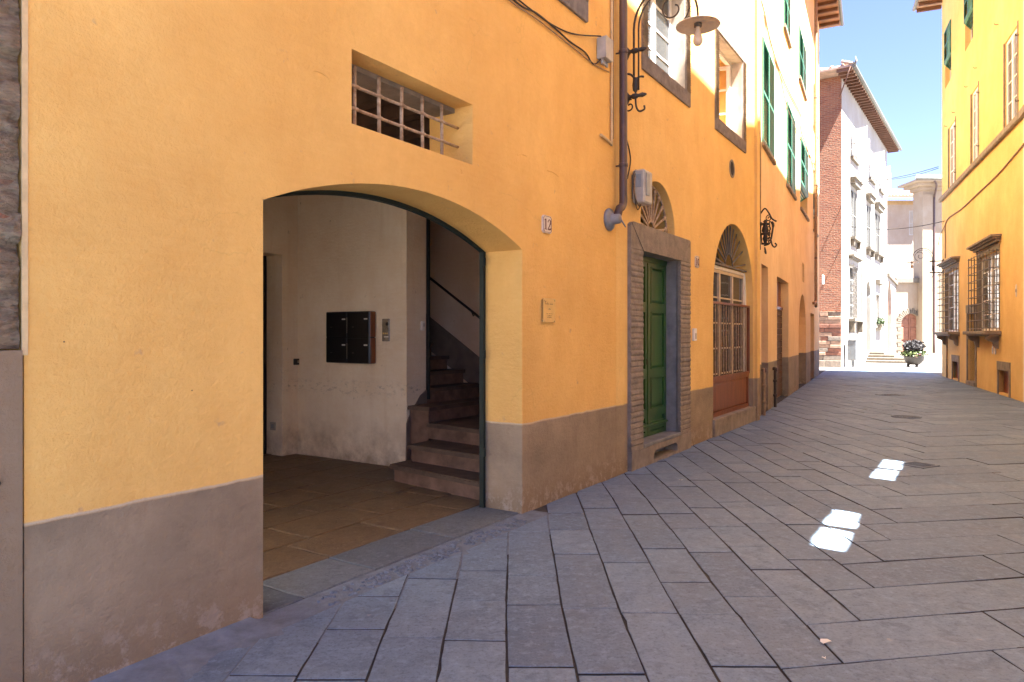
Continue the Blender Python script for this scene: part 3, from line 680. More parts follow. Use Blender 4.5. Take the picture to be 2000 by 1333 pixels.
# things in the hall
t = FA.thing('letterbox_unit', 'black letterbox unit of four boxes on the pale hall wall', 'letterbox', 1.02, 3.0, 1.2)
lf = [0, 0]
def on_side(x, y, d=0.0):                # pixel on the letterbox wall (u = 1.02) -> depth, height
    k = (x - 1000) / FPX; p = FA.P + FA.D * (1.02 - d); dd = (k * p.y - p.x) / (FA.N.x - k * FA.N.y); return dd, CH + (HZ - y) * (p.y + dd * FA.N.y) / FPX
d0, _ = on_side(722, 650, .09); d1, _ = on_side(637, 650, .09); hb, ht = on_side(722, 711, .09)[1], on_side(722, 608, .09)[1]
m = MB(); m.box(-.088, -.001, d0 - 3.0, d1 - 3.0, hb - 1.2, ht - 1.2, .004); cs = m.build('case', 'mail', t)
for i in (0, 1):
    z0_ = hb - 1.2 + (ht - hb) * i / 2; MB().box(-.085, -.002, d0 - 3.012, d0 - 3.0005, z0_ + .006, z0_ + (ht - hb) / 2 - .006, .003).build('side_panel', 'brown', t)
    for j in (0, 1):
        a = d0 - 3.0 + (d1 - d0) * j / 2; e = a + (d1 - d0) / 2
        do = MB().box(-.096, -.0885, a + .006, e - .006, z0_ + .008, z0_ + (ht - hb) / 2 - .008, .003).build('box_door', 'mail', t)
        MB().box(-.099, -.0965, a + .03, a + .085, z0_ + (ht - hb) * .34, z0_ + (ht - hb) * .365).build('name_tag', 'white', do)
        MB().lathe([(.001, 0), (.012, 0), (.012, .004), (.001, .004)], 10, (-.099, e - .1, z0_ + .12)).build('lock', 'steel', do)
    if i == 0 or i == 1: MB().box(-.101, -.0965, (d0 + d1) / 2 - 3.003, (d0 + d1) / 2 - 2.997, z0_ + .05, z0_ + (ht - hb) / 2 - .07).build('edge_strip', 'steel', t)
a, hh = on_side(755, 645); t = FA.thing('intercom', 'small worn metal intercom panel beside the letterboxes', 'intercom', 1.02, a, hh)
MB().box(-.018, 0, -.055, .055, -.13, .13, .004).build('panel', 'steel', t)
MB().lathe([(.022, -.0), (.022, .004), (.001, .004)], 12, (-.0, 0, 0), 'y').build('lens', 'mail', t).matrix_basis = Matrix.Translation((-.018, -.025, .07)) @ Matrix.Rotation(radians(90), 4, 'Z')
for i in range(3): MB().box(-.025, -.0185, -.035 + i * .028, -.017 + i * .028, -.05, -.03, .002).build('button', 'brass', t)
MB().box(-.021, -.0185, -.045, .02, -.085, -.072).build('name_strip', 'white', t)
u, hh = FA.px(578, 707, HB); t = FA.thing('light_switch', 'black light switch on the pale wall by the hall doorway', 'switch', u, HB, hh)
MB().box(-.045, .045, -.03, 0, -.04, .04, .006).build('case', 'mail', t); MB().box(.0, .026, -.034, -.0305, -.015, .018, .002).build('rocker', 'steel', t)
t = FA.thing('wall_socket', 'square grey socket low in the hall doorway reveal', 'socket', .78, HB + .17, CH + (HZ - 832) * 8.9 / FPX)
MB().box(-.012, 0, -.05, .05, -.05, .05, .004).build('cover', 'box', t); MB().box(-.016, -.0125, -.025, .025, -.025, .025, .002).build('outlet', 'boxb', t)
k = FA.px(826, 637, 2.18); t = FA.thing('intercom_handset', 'small white plastic push button box on the stair corner', 'button box', k[0] - .02, 2.18, k[1])
MB().box(-.03, .03, -.03, 0, -.055, .055, .008).build('case', 'white', t); MB().box(-.012, .012, -.036, -.0305, -.01, .03, .003).build('button', 'box', t)

# ------------------------------------------------------------------ things on the ochre wall
u, hh = FA.px(1066, 439); number_plate(FA, '12', u, hh, .15, .155, 'white ceramic house number plate reading 12 beside the arch')
u, hh = FA.px(1069, 607); t = FA.thing('brass_plaque', 'square brass plaque with engraved lines below house number 12', 'plaque', u, 0, hh)
MB().box(-.108, .108, -.022, -.014, -.108, .108, .002).build('plate', 'brass', t)
for sx in (-1, 1):
    for sz in (-1, 1): MB().lathe([(.009, .0), (.009, -.026), (.005, -.028), (.001, -.028)], 8, (sx * .092, 0, sz * .092), 'y').build('screw', 'brass', t)
en = MB()
for z, wd, s in ((.052, .12, .020), (.008, .035, .013), (-.032, .11, .008), (-.05, .08, .007), (-.066, .075, .007)):
    x = -wd / 2
    while x < wd / 2:
        l = s * R(.25, .6); hgt = s * random.choice((.5, .5, .55, 1)); 
        if random.random() < .85: en.box(x, x + l * .45, -.0228, -.0218, z, z + hgt); en.box(x + l * .45, x + l, -.0228, -.0218, z + random.choice((0, hgt * .8)), z + hgt * R(.25, 1.0) + .001)
        x += l + s * .16
en.box(-.075, -.069, -.0228, -.0218, .052, .082); en.box(-.086, -.058, -.0228, -.0218, .079, .083)
en.build('engraving', 'inkb', t)
# downpipe between the two ochre houses
pu = FA.U(1203); ph_b = FA.H(1203, 405); t = FA.thing('downpipe', 'brown painted metal downpipe ending in a grey wall collar', 'downpipe', pu, 0, ph_b - .25)
dz = -(ph_b - .25)
eu, eh = FA.px(1189, 428)
path = [(0, -.085, 11.5 + dz), (0, -.085, ph_b + .07 + dz)] + [(-.09 * (1 - cos(a)) , -.085, ph_b + .02 + dz - .1 * sin(a) + .05) for a in [pi / 2 * i / 6 for i in range(1, 7)]] + [(eu - pu + .02, -.08, eh + .01 + dz)]
MB().tube(path, .043, 14).build('pipe', 'pipe', t)
for z in (3.3, 4.5, 6.0, 8.0): MB().lathe([(.044, -.02), (.05, -.016), (.05, .016), (.044, .02)], 14, (0, -.085, z + dz)).build('bracket', 'pipe', t); MB().tube([(0, -.05, z + dz), (0, .01, z + dz)], .009, 6).build('bracket_pin', 'pipe', t)
co = MB().lathe([(.115, 0), (.12, -.015), (.11, -.03), (.075, -.045), (.055, -.06), (.05, -.13), (.001, -.13)], 20, (0, 0, 0), 'y').build('wall_collar', 'zinc', t); co.location = (eu - pu - .01, .0, eh + dz - .01)
MB().tube([(eu - pu + .03, -.13, eh + dz - .02), (eu - pu + .07, -.16, eh + dz - .09)], .008, 6).build('overflow_spout', 'zinc', t)
# junction box, conduits and wires
ju, jh = FA.px(1172, 100); t = FA.thing('junction_box', 'pale plastic junction box under the wires by the downpipe', 'junction box', ju, 0, jh)
MB().box(-.085, .085, -.10, 0, -.11, .11, .008).build('case', 'box', t); MB().box(-.088, .088, -.108, -.1005, -.112, .112, .004).build('lid', 'box', t)
for i in range(3): MB().tube([(-.05 + .05 * i, -.05, -.111), (-.05 + .05 * i, -.05, -.16)], .017, 8).build('gland', 'box', t)
cu_, ch_ = FA.px(1189, 140); b_, bh = FA.px(1170, 268)
cable(FA, smooth_path([(cu_ + .03, -.02, 9.0), (cu_ + .03, -.02, ch_), (cu_ + .03, -.02, bh + .03), (cu_ + .02, -.02, bh - .01), (cu_ - .05, -.02, bh + .0), (b_, -.02, bh + .02)], 4), .014, 'cream', 'conduit', 'cream plastic conduit bending off beside the brown downpipe', 'conduit')
cable(FA, [(cu_ + .075, -.015, 9.0), (cu_ + .075, -.015, bh + .05)], .009, 'cablet', 'conduit', 'thin tan conduit running straight down behind the downpipe', 'conduit')
def apx(x, y, d=-.015): u, h = FA.px(x, y); return (u, d, h)
W1 = [apx(985, -20), apx(1015, 5), apx(1045, 28), apx(1080, 52), apx(1120, 68), apx(1163, 74, -.06)]
cable(FA, smooth_path(W1), .007, 'cable', 'wall_wire', 'dark wire sagging along the ochre wall into the junction box lid', 'wire')
W2 = [apx(980, -15), apx(1017, 14), apx(1045, 27), apx(1082, 57), apx(1110, 82), apx(1140, 103), apx(1152, 122), apx(1160, 126), apx(1166, 118, -.04)]
cable(FA, smooth_path(W2), .008, 'cable', 'wall_wire', 'dark wire looping below the junction box', 'wire')
W3 = [apx(970, -20), apx(1000, 8), apx(1045, 38), apx(1090, 73), apx(1130, 105), apx(1160, 128), apx(1187, 142)]
cable(FA, smooth_path(W3), .006, 'cablet', 'wall_wire', 'lowest tan wire sloping along the ochre wall towards the downpipe', 'wire')

# ------------------------------------------------------------------ neighbour at the left edge: rubble above, grey render below
hN = FA.thing('old_house', 'old rubble stone house with peeling grey render at the picture edge', 'house', UL)
from mathutils import noise as mno
wall('rubble_wall', rect(-16, -.012, 1.445, 4.6), [], .05, .4, 'rubble', hN)
rg = MB(); nx, nz = 46, 240; gv = []
for j in range(nz + 1):
    for i in range(nx + 1):
        x_, z_ = -.70 + .686 * i / nx, 1.446 + 3.1 * j / nz; v_ = Vector((x_ * 6, 0, z_ * 13)); ce = mno.cell_vector(Vector((x_ * 3.2 + .35 * mno.noise(v_ * .5), 0, z_ * 8 + .5 * mno.noise(v_ * .4))))
        gv.append((x_, .012 - .022 * mno.fractal(v_ * .9, .8, 2.1, 5) - .02 * (ce.x - .5) - .012 * abs(mno.noise(v_ * 2.2)), z_))
rg.add(gv, [(j * (nx + 1) + i, j * (nx + 1) + i + 1, (j + 1) * (nx + 1) + i + 1, (j + 1) * (nx + 1) + i) for j in range(nz) for i in range(nx)], False); rg.build('exposed_rubble', 'rubble', hN, fix=False)
wall('rendered_base', rect(-16, -.010, -.4, 1.44), [], -.012, .39, 'old', hN)
MB().box(-.0098, .012, -.006, -.0005, 1.42, 11.5).build('corner_strip', 'cream', hN)
MB().lathe([(.001, -.02), (.01, -.018), (.014, 0)], 8, (-.1, -.012, .93), 'y').build('iron_pin', 'iron', hN)
roof(hN, -16, -.01, 4.6, .4, .8)  # kept low and shallow so that light reaches the added courtyard
# unseen open courtyard behind it, added to bring daylight into the hall
cyd = MB(); cyd.box(-9, .3, .45, 9.4, -.19, -.03); cyd.build('added_courtyard_floor', 'lining', hN)
MB().box(-9, .3, 9.0, 9.4, -.02, 9).build('added_courtyard_wall', 'plasterT', hN); MB().box(-9.4, -9.01, .45, 9.4, -.02, 6).build('added_courtyard_wall', 'plasterT', hN)

# raised scars and nail holes in the ochre plaster
for x0_, y0_, x1_, y1_ in ((612, 138, 642, 154), (1068, 333, 1092, 346), (1010, 303, 1030, 306), (900, 332, 902, 340)):
    a, b = FA.px(x0_, y0_), FA.px(x1_, y1_); m_ = ((a[0] + b[0]) / 2, (a[1] + b[1]) / 2 + .012)
    MB().tube(smooth_path([(a[0], .002, a[1]), (m_[0], .0, m_[1]), (b[0], .002, b[1])]), [.002] + [.0055] * 11 + [.002], 6).build('plaster_scar', 'plasterA', hA)
for x_, y_ in ((125, 668), (375, 763)):
    a = FA.px(x_, y_); MB().lathe([(.001, -.002), (.003, -.002), (.0035, .002)], 8, (a[0], 0, a[1]), 'y').build('nail', 'iron', hA)

# ------------------------------------------------------------------ house number 10
F2 = Frame(FA.w(UM)[:2], FA.D)
h2 = F2.thing('house', 'amber plastered house with the green door and fanlights', 'house')
UE = F2.U(1478)
dl, drr = F2.U(1250), F2.U(1323.6); jo0, jo1 = F2.U(1225.5), F2.U(1343)
dtop = F2.H(1250, 491); dsill = F2.H(1250, 868); ltop = F2.H(1228, 433)
def depth_at(fr, u, x): k = (x - 1000) / FPX; q = fr.P + fr.D * u; return (k * q.y - q.x) / (fr.N.x - k * fr.N.y)
k = (1301 - 1000) / FPX; pR = F2.P + F2.D * drr; DD = (k * pR.y - pR.x) / (F2.N.x - k * F2.N.y)
fu0, fu1 = F2.U(1251), F2.U(1318); fr_ = (fu1 - fu0) / 2; fcrown = F2.H(1290, 358)
s0, s1 = F2.U(1393), F2.U(1471); ssill = F2.H(1393, 820); sarch = F2.H(1427, 435); sfan = F2.H(1394, 512)
w1a, w1b = F2.U(1263), F2.U(1338); w2a, w2b = F2.U(1402), F2.U(1450)
wh0, wh1 = F2.H(1402, 233), F2.H(1402, 62)
w2_ = wall('wall', [(.002, -.4), (UE, -.4), (UE, 12.2), (.002, 12.2)],
     [rect(dl - .05, drr + .05, -.2, dtop + .05), arch(fu0, fu1, ltop + .0, max(ltop + .02, fcrown - fr_), fr_, 24), arch(s0, s1, ssill - .1, sarch - (s1 - s0) / 2, (s1 - s0) / 2 - .001, 24),
      rect(w1a, w1b, wh0, wh1), rect(w2a, w2b, wh0, wh1), rect(w1a, w1b, wh0 + 3.2, wh1 + 3.2), rect(w2a, w2b, wh0 + 3.2, wh1 + 3.2)], 0, .75, 'plasterB', h2)
soften(w2_)
roof(h2, 0.01, UE, 12.2, .8, 6, raf=.5)
for a, b in ((w1a, w1b), (w2a, w2b)):
    for dz in (0, 3.2):
        window_surround(h2, a, b, wh0 + dz, wh1 + dz, .015, .16, 'stone2' if 0 else 'stone')
        for x_ in (a, b - .012): MB().box(x_ + .0005, x_ + .0115, .001, .179, wh0 + dz, wh1 + dz - .013).build('reveal_lining', 'lining', h2)
        MB().box(a + .0005, b - .0005, .001, .179, wh1 + dz - .012, wh1 + dz - .0005).build('reveal_lining', 'lining', h2)
        if a == w2a and dz == 0: continue
        window(h2, a + .01, b - .01, wh0 + dz, wh1 + dz, .18, 'whitewood', 'glass', 4, 2, .07)
# second window: casement standing open, red curtain inside
wf = MB(); wf.box(w2a, w2a + .06, .18, .24, wh0, wh1).box(w2b - .06, w2b, .18, .24, wh0, wh1).box(w2a + .06, w2b - .06, .18, .24, wh1 - .06, wh1).box(w2a + .06, w2b - .06, .18, .24, wh0, wh0 + .05)
wo = wf.build('window', 'whitewood', h2); MB().box(w2a + .0, w2b, .7, .72, wh0, wh1).build('room_wall', 'hall', wo)
cs = MB(); cw = (w2b - w2a) / 2 - .07; cH = wh1 - wh0 - .13
cs.box(0, .06, 0, .04, 0, cH).box(cw - .05, cw, 0, .04, 0, cH).box(.06, cw - .05, 0, .04, 0, .07).box(.06, cw - .05, 0, .04, cH - .06, cH)
for i in (1, 2): cs.box(.06, cw - .05, .008, .032, cH * i / 3 - .015, cH * i / 3 + .015)
c1 = cs.build('casement', 'whitewood', wo); c1.location = (w2a + .065, .19, wh0 + .06); c1.rotation_euler = (0, 0, radians(12))
c2 = link_copy(c1, wo, (w2b - .065, .19, wh0 + .06)); c2.rotation_euler = (0, 0, radians(108))
for cc in (c1, c2):
    pass
cu = MB(); nv = 30; va = []
for i in range(nv + 1):
    x = w2a + .07 + (w2b - w2a - .25) * i / nv; y = .5 + .03 * sin(i * 1.3)
    va += [(x, y, wh1 - .05), (x - (x - w2a) * .55, y + .01, wh0 + .35), (x - (x - w2a) * .35, y, wh0 + .02)]
cu.add(va, [(i * 3 + j, (i + 1) * 3 + j, (i + 1) * 3 + j + 1, i * 3 + j + 1) for i in range(nv) for j in (0, 1)], True); cu.build('curtain', 'red', wo)
# stone door case: tooled jambs, lintel, step with a boot scraper slot
def tooled(name, a, b, c, e, t, pitch, m, parent):
    mb = MB(); nb = int((e - c) / pitch)
    for i in range(nb):
        zz = c + (e - c) * i / nb; zt = c + (e - c) * (i + 1) / nb; t1 = t + R(.008, .02); s = R(-.004, .004)
        t1 = t + R(.006, .013); prof = [(0, zz), (t, zz + .0), (t1, zz + (zt - zz) * .3 + s), (t1 - .002, zz + (zt - zz) * .7 + s), (t, zt), (0, zt)]
        mb.add([(a, .02 if j in (0, 5) else -y, z) for j, (y, z) in enumerate(prof)] + [(b + R(-.004, .004), .02 if j in (0, 5) else -y + R(-.003, .003), z) for j, (y, z) in enumerate(prof)], [(j, j + 1, j + 7, j + 6) for j in range(5)] + [(0, 1, 2, 3, 4, 5), (11, 10, 9, 8, 7, 6)])
    return mb.build(name, m, parent, fix=False)
case = MB(); case.box(dl - .0, dl + .004, .0, .004, dsill, dsill + .01); caso = case.build('door_case', 'stone', h2)
tooled('jamb_stone', jo0, dl, .2, dtop, .035, .062, 'stone', caso); tooled('jamb_stone', drr, jo1, .2, dtop, .035, .062, 'stone', caso)
jw = dl - jo0
li = MB(); li.prism([(jo0 + .06, ltop), (jo1 - .06, ltop), (jo1 - .02, ltop - .02), (drr - .0, dtop + .001), (dl, dtop + .001), (jo0 + .02, ltop - .02)], -.05, .10); li.build('lintel', 'stone', caso)
for a, b, c in ((jo0, dl, jo0 + .02), (drr, jo1, jo1 - .02)):
    pts = [(a, dtop + .002), (b - .004 if c < b else b, dtop + .002), (c, ltop - .022)] if c < dl else [(a + .004, dtop + .002), (b, dtop + .002), (c, ltop - .022)]
    x_out = jo0 if c < dl else jo1
    MB().prism(pts + [(x_out, ltop - .03)] if c > dl else [pts[0], pts[1], pts[2], (x_out, ltop - .03)], -.042, .02).build('jamb_cap', 'stone', caso)
MB().box(drr, drr + .06, .0, DD + .08, dsill, dtop).build('jamb_reveal', 'stone3', caso); MB().box(dl - .06, dl, .0, DD + .08, dsill, dtop).build('jamb_reveal', 'stone3', caso)
MB().box(dl, drr, .101, DD + .08, dtop + .002, dtop + .08).build('lintel_soffit', 'stone3', caso)
su0, su1 = F2.U(1270), F2.U(1316)
wall('door_step', rect(jo0, jo1, -.1, dsill - .045), [[(su0, .03), (su1, .03), (su1, .105), (su1 - .05, .14), (su0 + .05, .14), (su0, .105)]], -.05, .12, 'sill', caso)
MB().box(dl, drr, -.052, DD + .08, dsill - .043, dsill, .006).build('sill_slab', 'stone3', caso); MB().box(su0 - .02, su1 + .02, .121, .16, 0, .2).build('scraper_recess', 'mortar', caso)
for a, b in ((jo0, dl), (drr, jo1)): MB().box(a, b, -.046, .02, dsill - .043, .2 if dsill < .2 else dsill + .01).build('jamb_foot', 'sill', caso)
# the green door: two panelled leaves
def panel_leaf(parent, a, b, z0_, z1_, y, rows, m, name='door_leaf'):
    lf = MB(); lf.box(a, b, y + .02, y + .05, z0_, z1_); st_ = .085
    lf.box(a, a + st_, y, y + .02, z0_, z1_).box(b - st_, b, y, y + .02, z0_, z1_); zs = [z0_] + [z0_ + (z1_ - z0_) * r for r in rows] + [z1_]
    for i in range(len(zs)):
        c = zs[i]; lf.box(a + st_, b - st_, y + .0005, y + .0195, max(z0_, c - .05), min(z1_, c + .05))
    lo = lf.build(name, m, parent)
    for i in range(len(zs) - 1):
        p0, p1 = zs[i] + .05, zs[i + 1] - .05
        if p1 - p0 < .1: continue
        pm = MB(); i0, i1 = a + st_ + .012, b - st_ - .012; q = .035; p0 += .012; p1 -= .012
        pm.add([(i0, y + .019, p0), (i1, y + .019, p0), (i1, y + .019, p1), (i0, y + .019, p1), (i0 + q, y + .003, p0 + q), (i1 - q, y + .003, p0 + q), (i1 - q, y + .003, p1 - q), (i0 + q, y + .003, p1 - q)], [(4, 5, 6, 7), (0, 1, 5, 4), (1, 2, 6, 5), (2, 3, 7, 6), (3, 0, 4, 7)]); pm.build('panel', m, lo)
        mo = MB()
        for (x_, X_, zz, ZZ) in ((i0 - .012, i0, p0 - .012, p1 + .012), (i1, i1 + .012, p0 - .012, p1 + .012), (i0, i1, p0 - .012, p0), (i0, i1, p1, p1 + .012)): mo.box(x_, X_, y - .008, y + .019, zz, ZZ)
        mo.build('moulding', m, lo)
    return lo
dm = (dl + drr) / 2
gd = MB(); gd.box(dl, drr, DD - .01, DD + .07, dtop - .06, dtop + .001); gdo = gd.build('front_door', 'green', h2)
for a, b in ((dl, dm - .004), (dm + .004, drr)): panel_leaf(gdo, a, b, dsill + .003, dtop - .062, DD, (.055, .13, .36, .74), 'green')
MB().box(dm - .022, dm + .022, DD - .012, DD - .001, dsill + .15, dtop - .08).build('meeting_bead', 'green', gdo)
MB().box(dl + .01, drr - .01, DD - .03, DD - .001, dsill + .12, dsill + .15, .006).build('drip_rail', 'green', gdo)
kb = F2.H(1257, 681, DD); MB().lathe([(.012, 0), (.012, -.03), (.03, -.04), (.036, -.055), (.028, -.07), (.001, -.074)], 14, (dl + .16, DD - .001, kb), 'y').build('door_knob', 'brass', gdo)
MB().box(dm - .05, dm - .032, DD - .014, DD - .0005, kb - .2, kb - .13, .003).build('keyhole_plate', 'iron', gdo)
# fanlight above the door
MB().box(fu0 - .05, fu1 + .05, .42, .46, ltop - .1, fcrown + .1).build('fanlight_pane', 'glass', h2)
fd = depth_at(F2, fu1, 1303); fan_grille(h2, (fu0 + fu1) / 2, ltop + .02, fr_ - .02, fd, 11, m='ironw')
MB().box(fu0, fu1, .02, .42, ltop - .06, ltop + .003).build('fanlight_sill', 'stone', h2)
# shop window: fanlight, pale frame, iron bars, panelled wooden base
sd = depth_at(F2, s1, 1460); sc_ = (s0 + s1) / 2; si0, si1 = s0 + .0, s1 - .0
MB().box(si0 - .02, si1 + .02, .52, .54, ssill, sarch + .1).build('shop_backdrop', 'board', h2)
sw = MB(); sw.box(si0, si1, sd + .03, sd + .10, sfan - .05, sfan); swo = sw.build('shop_window', 'whitewood', h2)
fan_grille(h2, sc_, sfan + .01, (s1 - s0) / 2 - .04, sd, 12)
sg0 = F2.H(1393, 587)
window(h2, si0 + .02, si1 - .1, ssill + .2, sfan - .055, sd + .04, 'creamwood', 'glass', 5, 3, .05)
sp = F2.H(1393, 743)
MB().box(si1 - .1, si1, sd + .02, sd + .05, ssill, sfan).build('side_board', 'white', h2)
panel_leaf(h2, si0 + .005, si1 - .04, ssill + .002, sp, sd - .03, (), 'brown', 'wooden_base')
bg_ = MB(); bg_.box(si0 + .005, si1 - .04, sd - .05, sd - .0, sp + .002, sp + .035).box(si0 + .005, si1 - .04, sd - .05, sd, sg0 - .035, sg0).box(si1 - .07, si1 - .04, sd - .05, sd, sp + .035, sg0 - .035); bgo = bg_.build('bar_frame', 'brown', h2)
bt = MB(); bt.box(-.016, .016, -.005, .005, sp + .035, sg0 - .035); b0 = bt.build('bar', 'shopbar', bgo); b0.location = (si0 + .06, sd - .025, 0)
for i in range(1, 15): link_copy(b0, bgo, (si0 + .06 + (si1 - si0 - .17) * i / 15, sd - .025, 0))
MB().box(s0 - .03, s1 + .06, -.035, sd + .0, ssill - .05, ssill, .006).build('shop_sill', 'sill', h2); MB().box(s0 - .03, s1 + .06, -.03, .02, -.1, ssill - .051).build('sill_base', 'sill', h2)
# corner strip towards the next house
MB().box(UE - .16, UE + .02, -.05, .02, -.2, 12).build('corner_pilaster', 'plasterB', h2)
vu, vh = F2.px(1429, 330); vt = MB(); vt.lathe([(.14, .002), (.145, -.012), (.12, -.014), (.115, .0)], 20, (0, 0, 0), 'y'); vo = vt.build('vent_ring', 'sill', h2); vo.location = (vu, 0, vh); MB().lathe([(.116, -.003), (.001, -.003)], 20, (0, 0, 0), 'y').build('vent_mesh', 'board', vo)
u, hh = F2.px(1360, 512); number_plate(F2, '10', u, hh, .14, .16, 'white ceramic house number plate reading 10 beside the green door')
u, hh = F2.px(1354, 654); t = F2.thing('doorbell', 'white and grey doorbell right of the green door case', 'doorbell', u, 0, hh)
MB().box(-.055, .055, -.035, 0, -.085, .085, .006).build('case', 'white', t); MB().box(-.03, .03, -.04, -.0355, -.06, .02, .003).build('button_field', 'box', t)
# meter box with tangled wires
u, hh = F2.px(1240, 368); t = F2.thing('meter_box', 'grey utility meter box with tangled wires beside the fanlight', 'meter box', u, 0, hh)
t.scale = (.85, .85, .9); MB().box(-.14, .15, -.19, -.02, -.21, .2, .02).build('case', 'box', t); MB().box(-.10, .02, -.205, -.191, -.12, .16, .01).build('cover', 'boxb', t); MB().box(-.148, -.141, -.15, -.06, -.02, .14, .003).build('side_vent', 'boxb', t)
MB().box(-.1, .1, -.02, .005, -.15, .15).build('back_plate', 'zinc', t)
for i in range(4):
    pts = [(-.05 + R(-.05, .05), -.05, .21), (-.2 + R(-.05, .03), -.08, .08 + R(-.05, .05)), (-.22 + R(-.04, .04), -.1, -.15), (-.1 + R(-.05, .05), -.09, -.27 + R(-.04, .04)), (.02, -.08, -.2)]
    MB().tube(smooth_path(pts), .006, 5).build('wire', 'cablet' if i % 2 else 'cable', t)
def f2p(x, y, d=-.02): u, h = F2.px(x, y); return (u, d, h)
cable(F2, smooth_path([f2p(1213, 225), f2p(1218, 262), f2p(1226, 295), f2p(1228, 318), f2p(1222, 350)]), .008, 'cable', 'wall_wire', 'dark wire hanging from the street lamp down to the meter box', 'wire')

# ------------------------------------------------------------------ wall lamps on wrought iron brackets
def spiral(c, r0, r1, a0, turns, e, n=26):      # in the (outward, up) plane at x = e
    return [(e, c[0] - (r0 + (r1 - r0) * i / n) * cos(a0 + turns * 2 * pi * i / n), c[1] + (r0 + (r1 - r0) * i / n) * sin(a0 + turns * 2 * pi * i / n)) for i in range(n + 1)]
def wall_lamp(fr, u, hl, hu, eb, eh, hh, label, ds=.22):
    t = fr.thing('wall_lamp', label, 'street lamp', u, 0, hl); hu -= hl; hh -= hl
    for z in (0, hu):
        MB().lathe([(.001, .005), (.075, .004), (.08, -.01), (.055, -.03), (.03, -.05), (.022, -.06), (.018, -eb + .03), (.03, -eb + .01), (.03, -eb - .03), (.018, -eb - .05), (.026, -eb - .10), (.012, -eb - .14), (.001, -eb - .15)], 14, (0, 0, z), 'y').build('wall_rose', 'iron', t)
    rc = (eh - eb) / 2; zc = hh + .10
    for off in (0, .055):
        r = rc - off; pts = [(0, -eb - off, .06), (0, -eb - off, zc)] + [(0, -(eb + rc) + r * cos(pi * i / 18), zc + r * 1.15 * sin(pi * i / 18)) for i in range(1, 19 if off == 0 else 14)]
        if off == 0: pts.append((0, -eh, hh + .02))
        MB().tube(pts, .0125 if off == 0 else .010, 8).build('arm', 'iron', t)
    MB().tube(spiral((-(eb + rc * 1.25), zc + rc * .35), rc * .55, rc * .12, -1.2, 1.35, 0), .009, 6).build('scroll', 'iron', t)
    MB().tube(spiral((-eb * .5, -.10), .075, .015, 1.2, 1.2, 0), .008, 6).build('scroll', 'iron', t)
    MB().tube(smooth_path([(0, -eb - .02, .05), (0, -eb - .025, -.1), (0, -eb - .06, -.17), (0, -eb - .12, -.16), (0, -eb - .12, -.12)]), .011, 6).build('tail_hook', 'iron', t)
    MB().lathe([(.012, .04), (.03, .07), (.036, .12), (.03, .17), (.015, .20)], 10, (0, -eb - .02, 0)).build('knop', 'iron', t)
    for s in (-1, 1): MB().tube(smooth_path([(0, -eb - .02, .18), (s * .05, -eb - .02 - s * .03, .22), (s * .09, -eb - .02 - s * .06, .225)]), [.012] * 12 + [.004], 6).build('leaf', 'iron', t)
    MB().lathe([(.001, .05), (.03, .05), (.035, .03), (.06, .022), (ds * .7, .012), (ds, -.012), (ds + .004, -.02), (ds - .006, -.018), (ds * .7, .004), (.05, .006), (.001, .004)], 28, (0, -eh, hh)).build('shade', M['enamel'], t)
    MB().lathe([(.001, .004), (.04, .003), (.04, -.03), (.032, -.035), (.001, -.035)], 14, (0, -eh, hh)).build('socket', 'irongrey', t)
    MB().lathe([(.022, -.035), (.026, -.08), (.04, -.12), (.05, -.16), (.047, -.195), (.03, -.22), (.001, -.228)], 16, (0, -eh, hh)).build('bulb', 'bulb', t)
    return t
M['enamel'] = gen('enamel_shade', (.72, .62, .52), .2, 9, .5)
lu, lh = F2.px(1221, 192); _, lh2 = F2.px(1221, 104)
def out_from(fr, u, x):                  # how far out of the wall a pixel column lies
    k = (x - 1000) / FPX; p = fr.P + fr.D * u; return -((k * p.y - p.x) / (fr.N.x - k * fr.N.y))
e1 = out_from(F2, lu, 1238); e2 = out_from(F2, lu, 1363); p_ = F2.w(lu, -e2); hd = CH + (HZ - 47) * p_.y / FPX
wall_lamp(F2, lu, lh, lh2, e1, e2, hd, 'large wrought iron street lamp with round shade beside the downpipe')

# ------------------------------------------------------------------ peach house with green shutters
h3 = FB.thing('house', 'peach plastered house with closed green louvred shutters', 'house')
LB = FB.U(1600)
d1 = (FB.U(1487), FB.U(1500), -.2, FB.H(1487, 515)); d2 = (FB.U(1517.5), FB.U(1540), -.2, FB.H(1518, 540)); d3a, d3b, d3t = FB.U(1560), FB.U(1574), FB.H(1567, 575)
v1 = (FB.U(1567), FB.U(1571), FB.H(1567, 550), FB.H(1567, 513)); d4 = (FB.U(1583), FB.U(1590), -.2, FB.H(1583, 612))
r1 = [(FB.U(a), FB.U(b)) for a, b in ((1488, 1510), (1536, 1552), (1563, 1577), (1588.5, 1595.5))]; r1h0, r1h1 = FB.H(1509, 314), FB.H(1488, 72)
r2 = [(FB.U(a), FB.U(b)) for a, b in ((1492, 1508), (1530, 1542), (1560, 1573), (1588.5, 1595.5))]; r2h0, r2h1 = FB.H(1573, 193), FB.H(1560, 50)
r1h1 = min(r1h1, r1h0 + 2.3); HTOP = 13.35
holes = [rect(*d1), rect(*d2), arch(d3a, d3b, -.2, d3t - (d3b - d3a) / 2, (d3b - d3a) / 2 - .001, 14), rect(*v1), rect(*d4)] + [rect(a, b, r1h0, r1h1) for a, b in r1] + [rect(a, b, r2h0, r2h1) for a, b in r2]
wall('wall', [(.03, -.4), (LB, -.4), (LB, HTOP), (.03, HTOP)], holes, 0, .5, 'plasterC', h3)
MB().box(LB - .3, LB - .002, .501, 6, -.2, HTOP).build('end_wall', 'plasterC', h3)
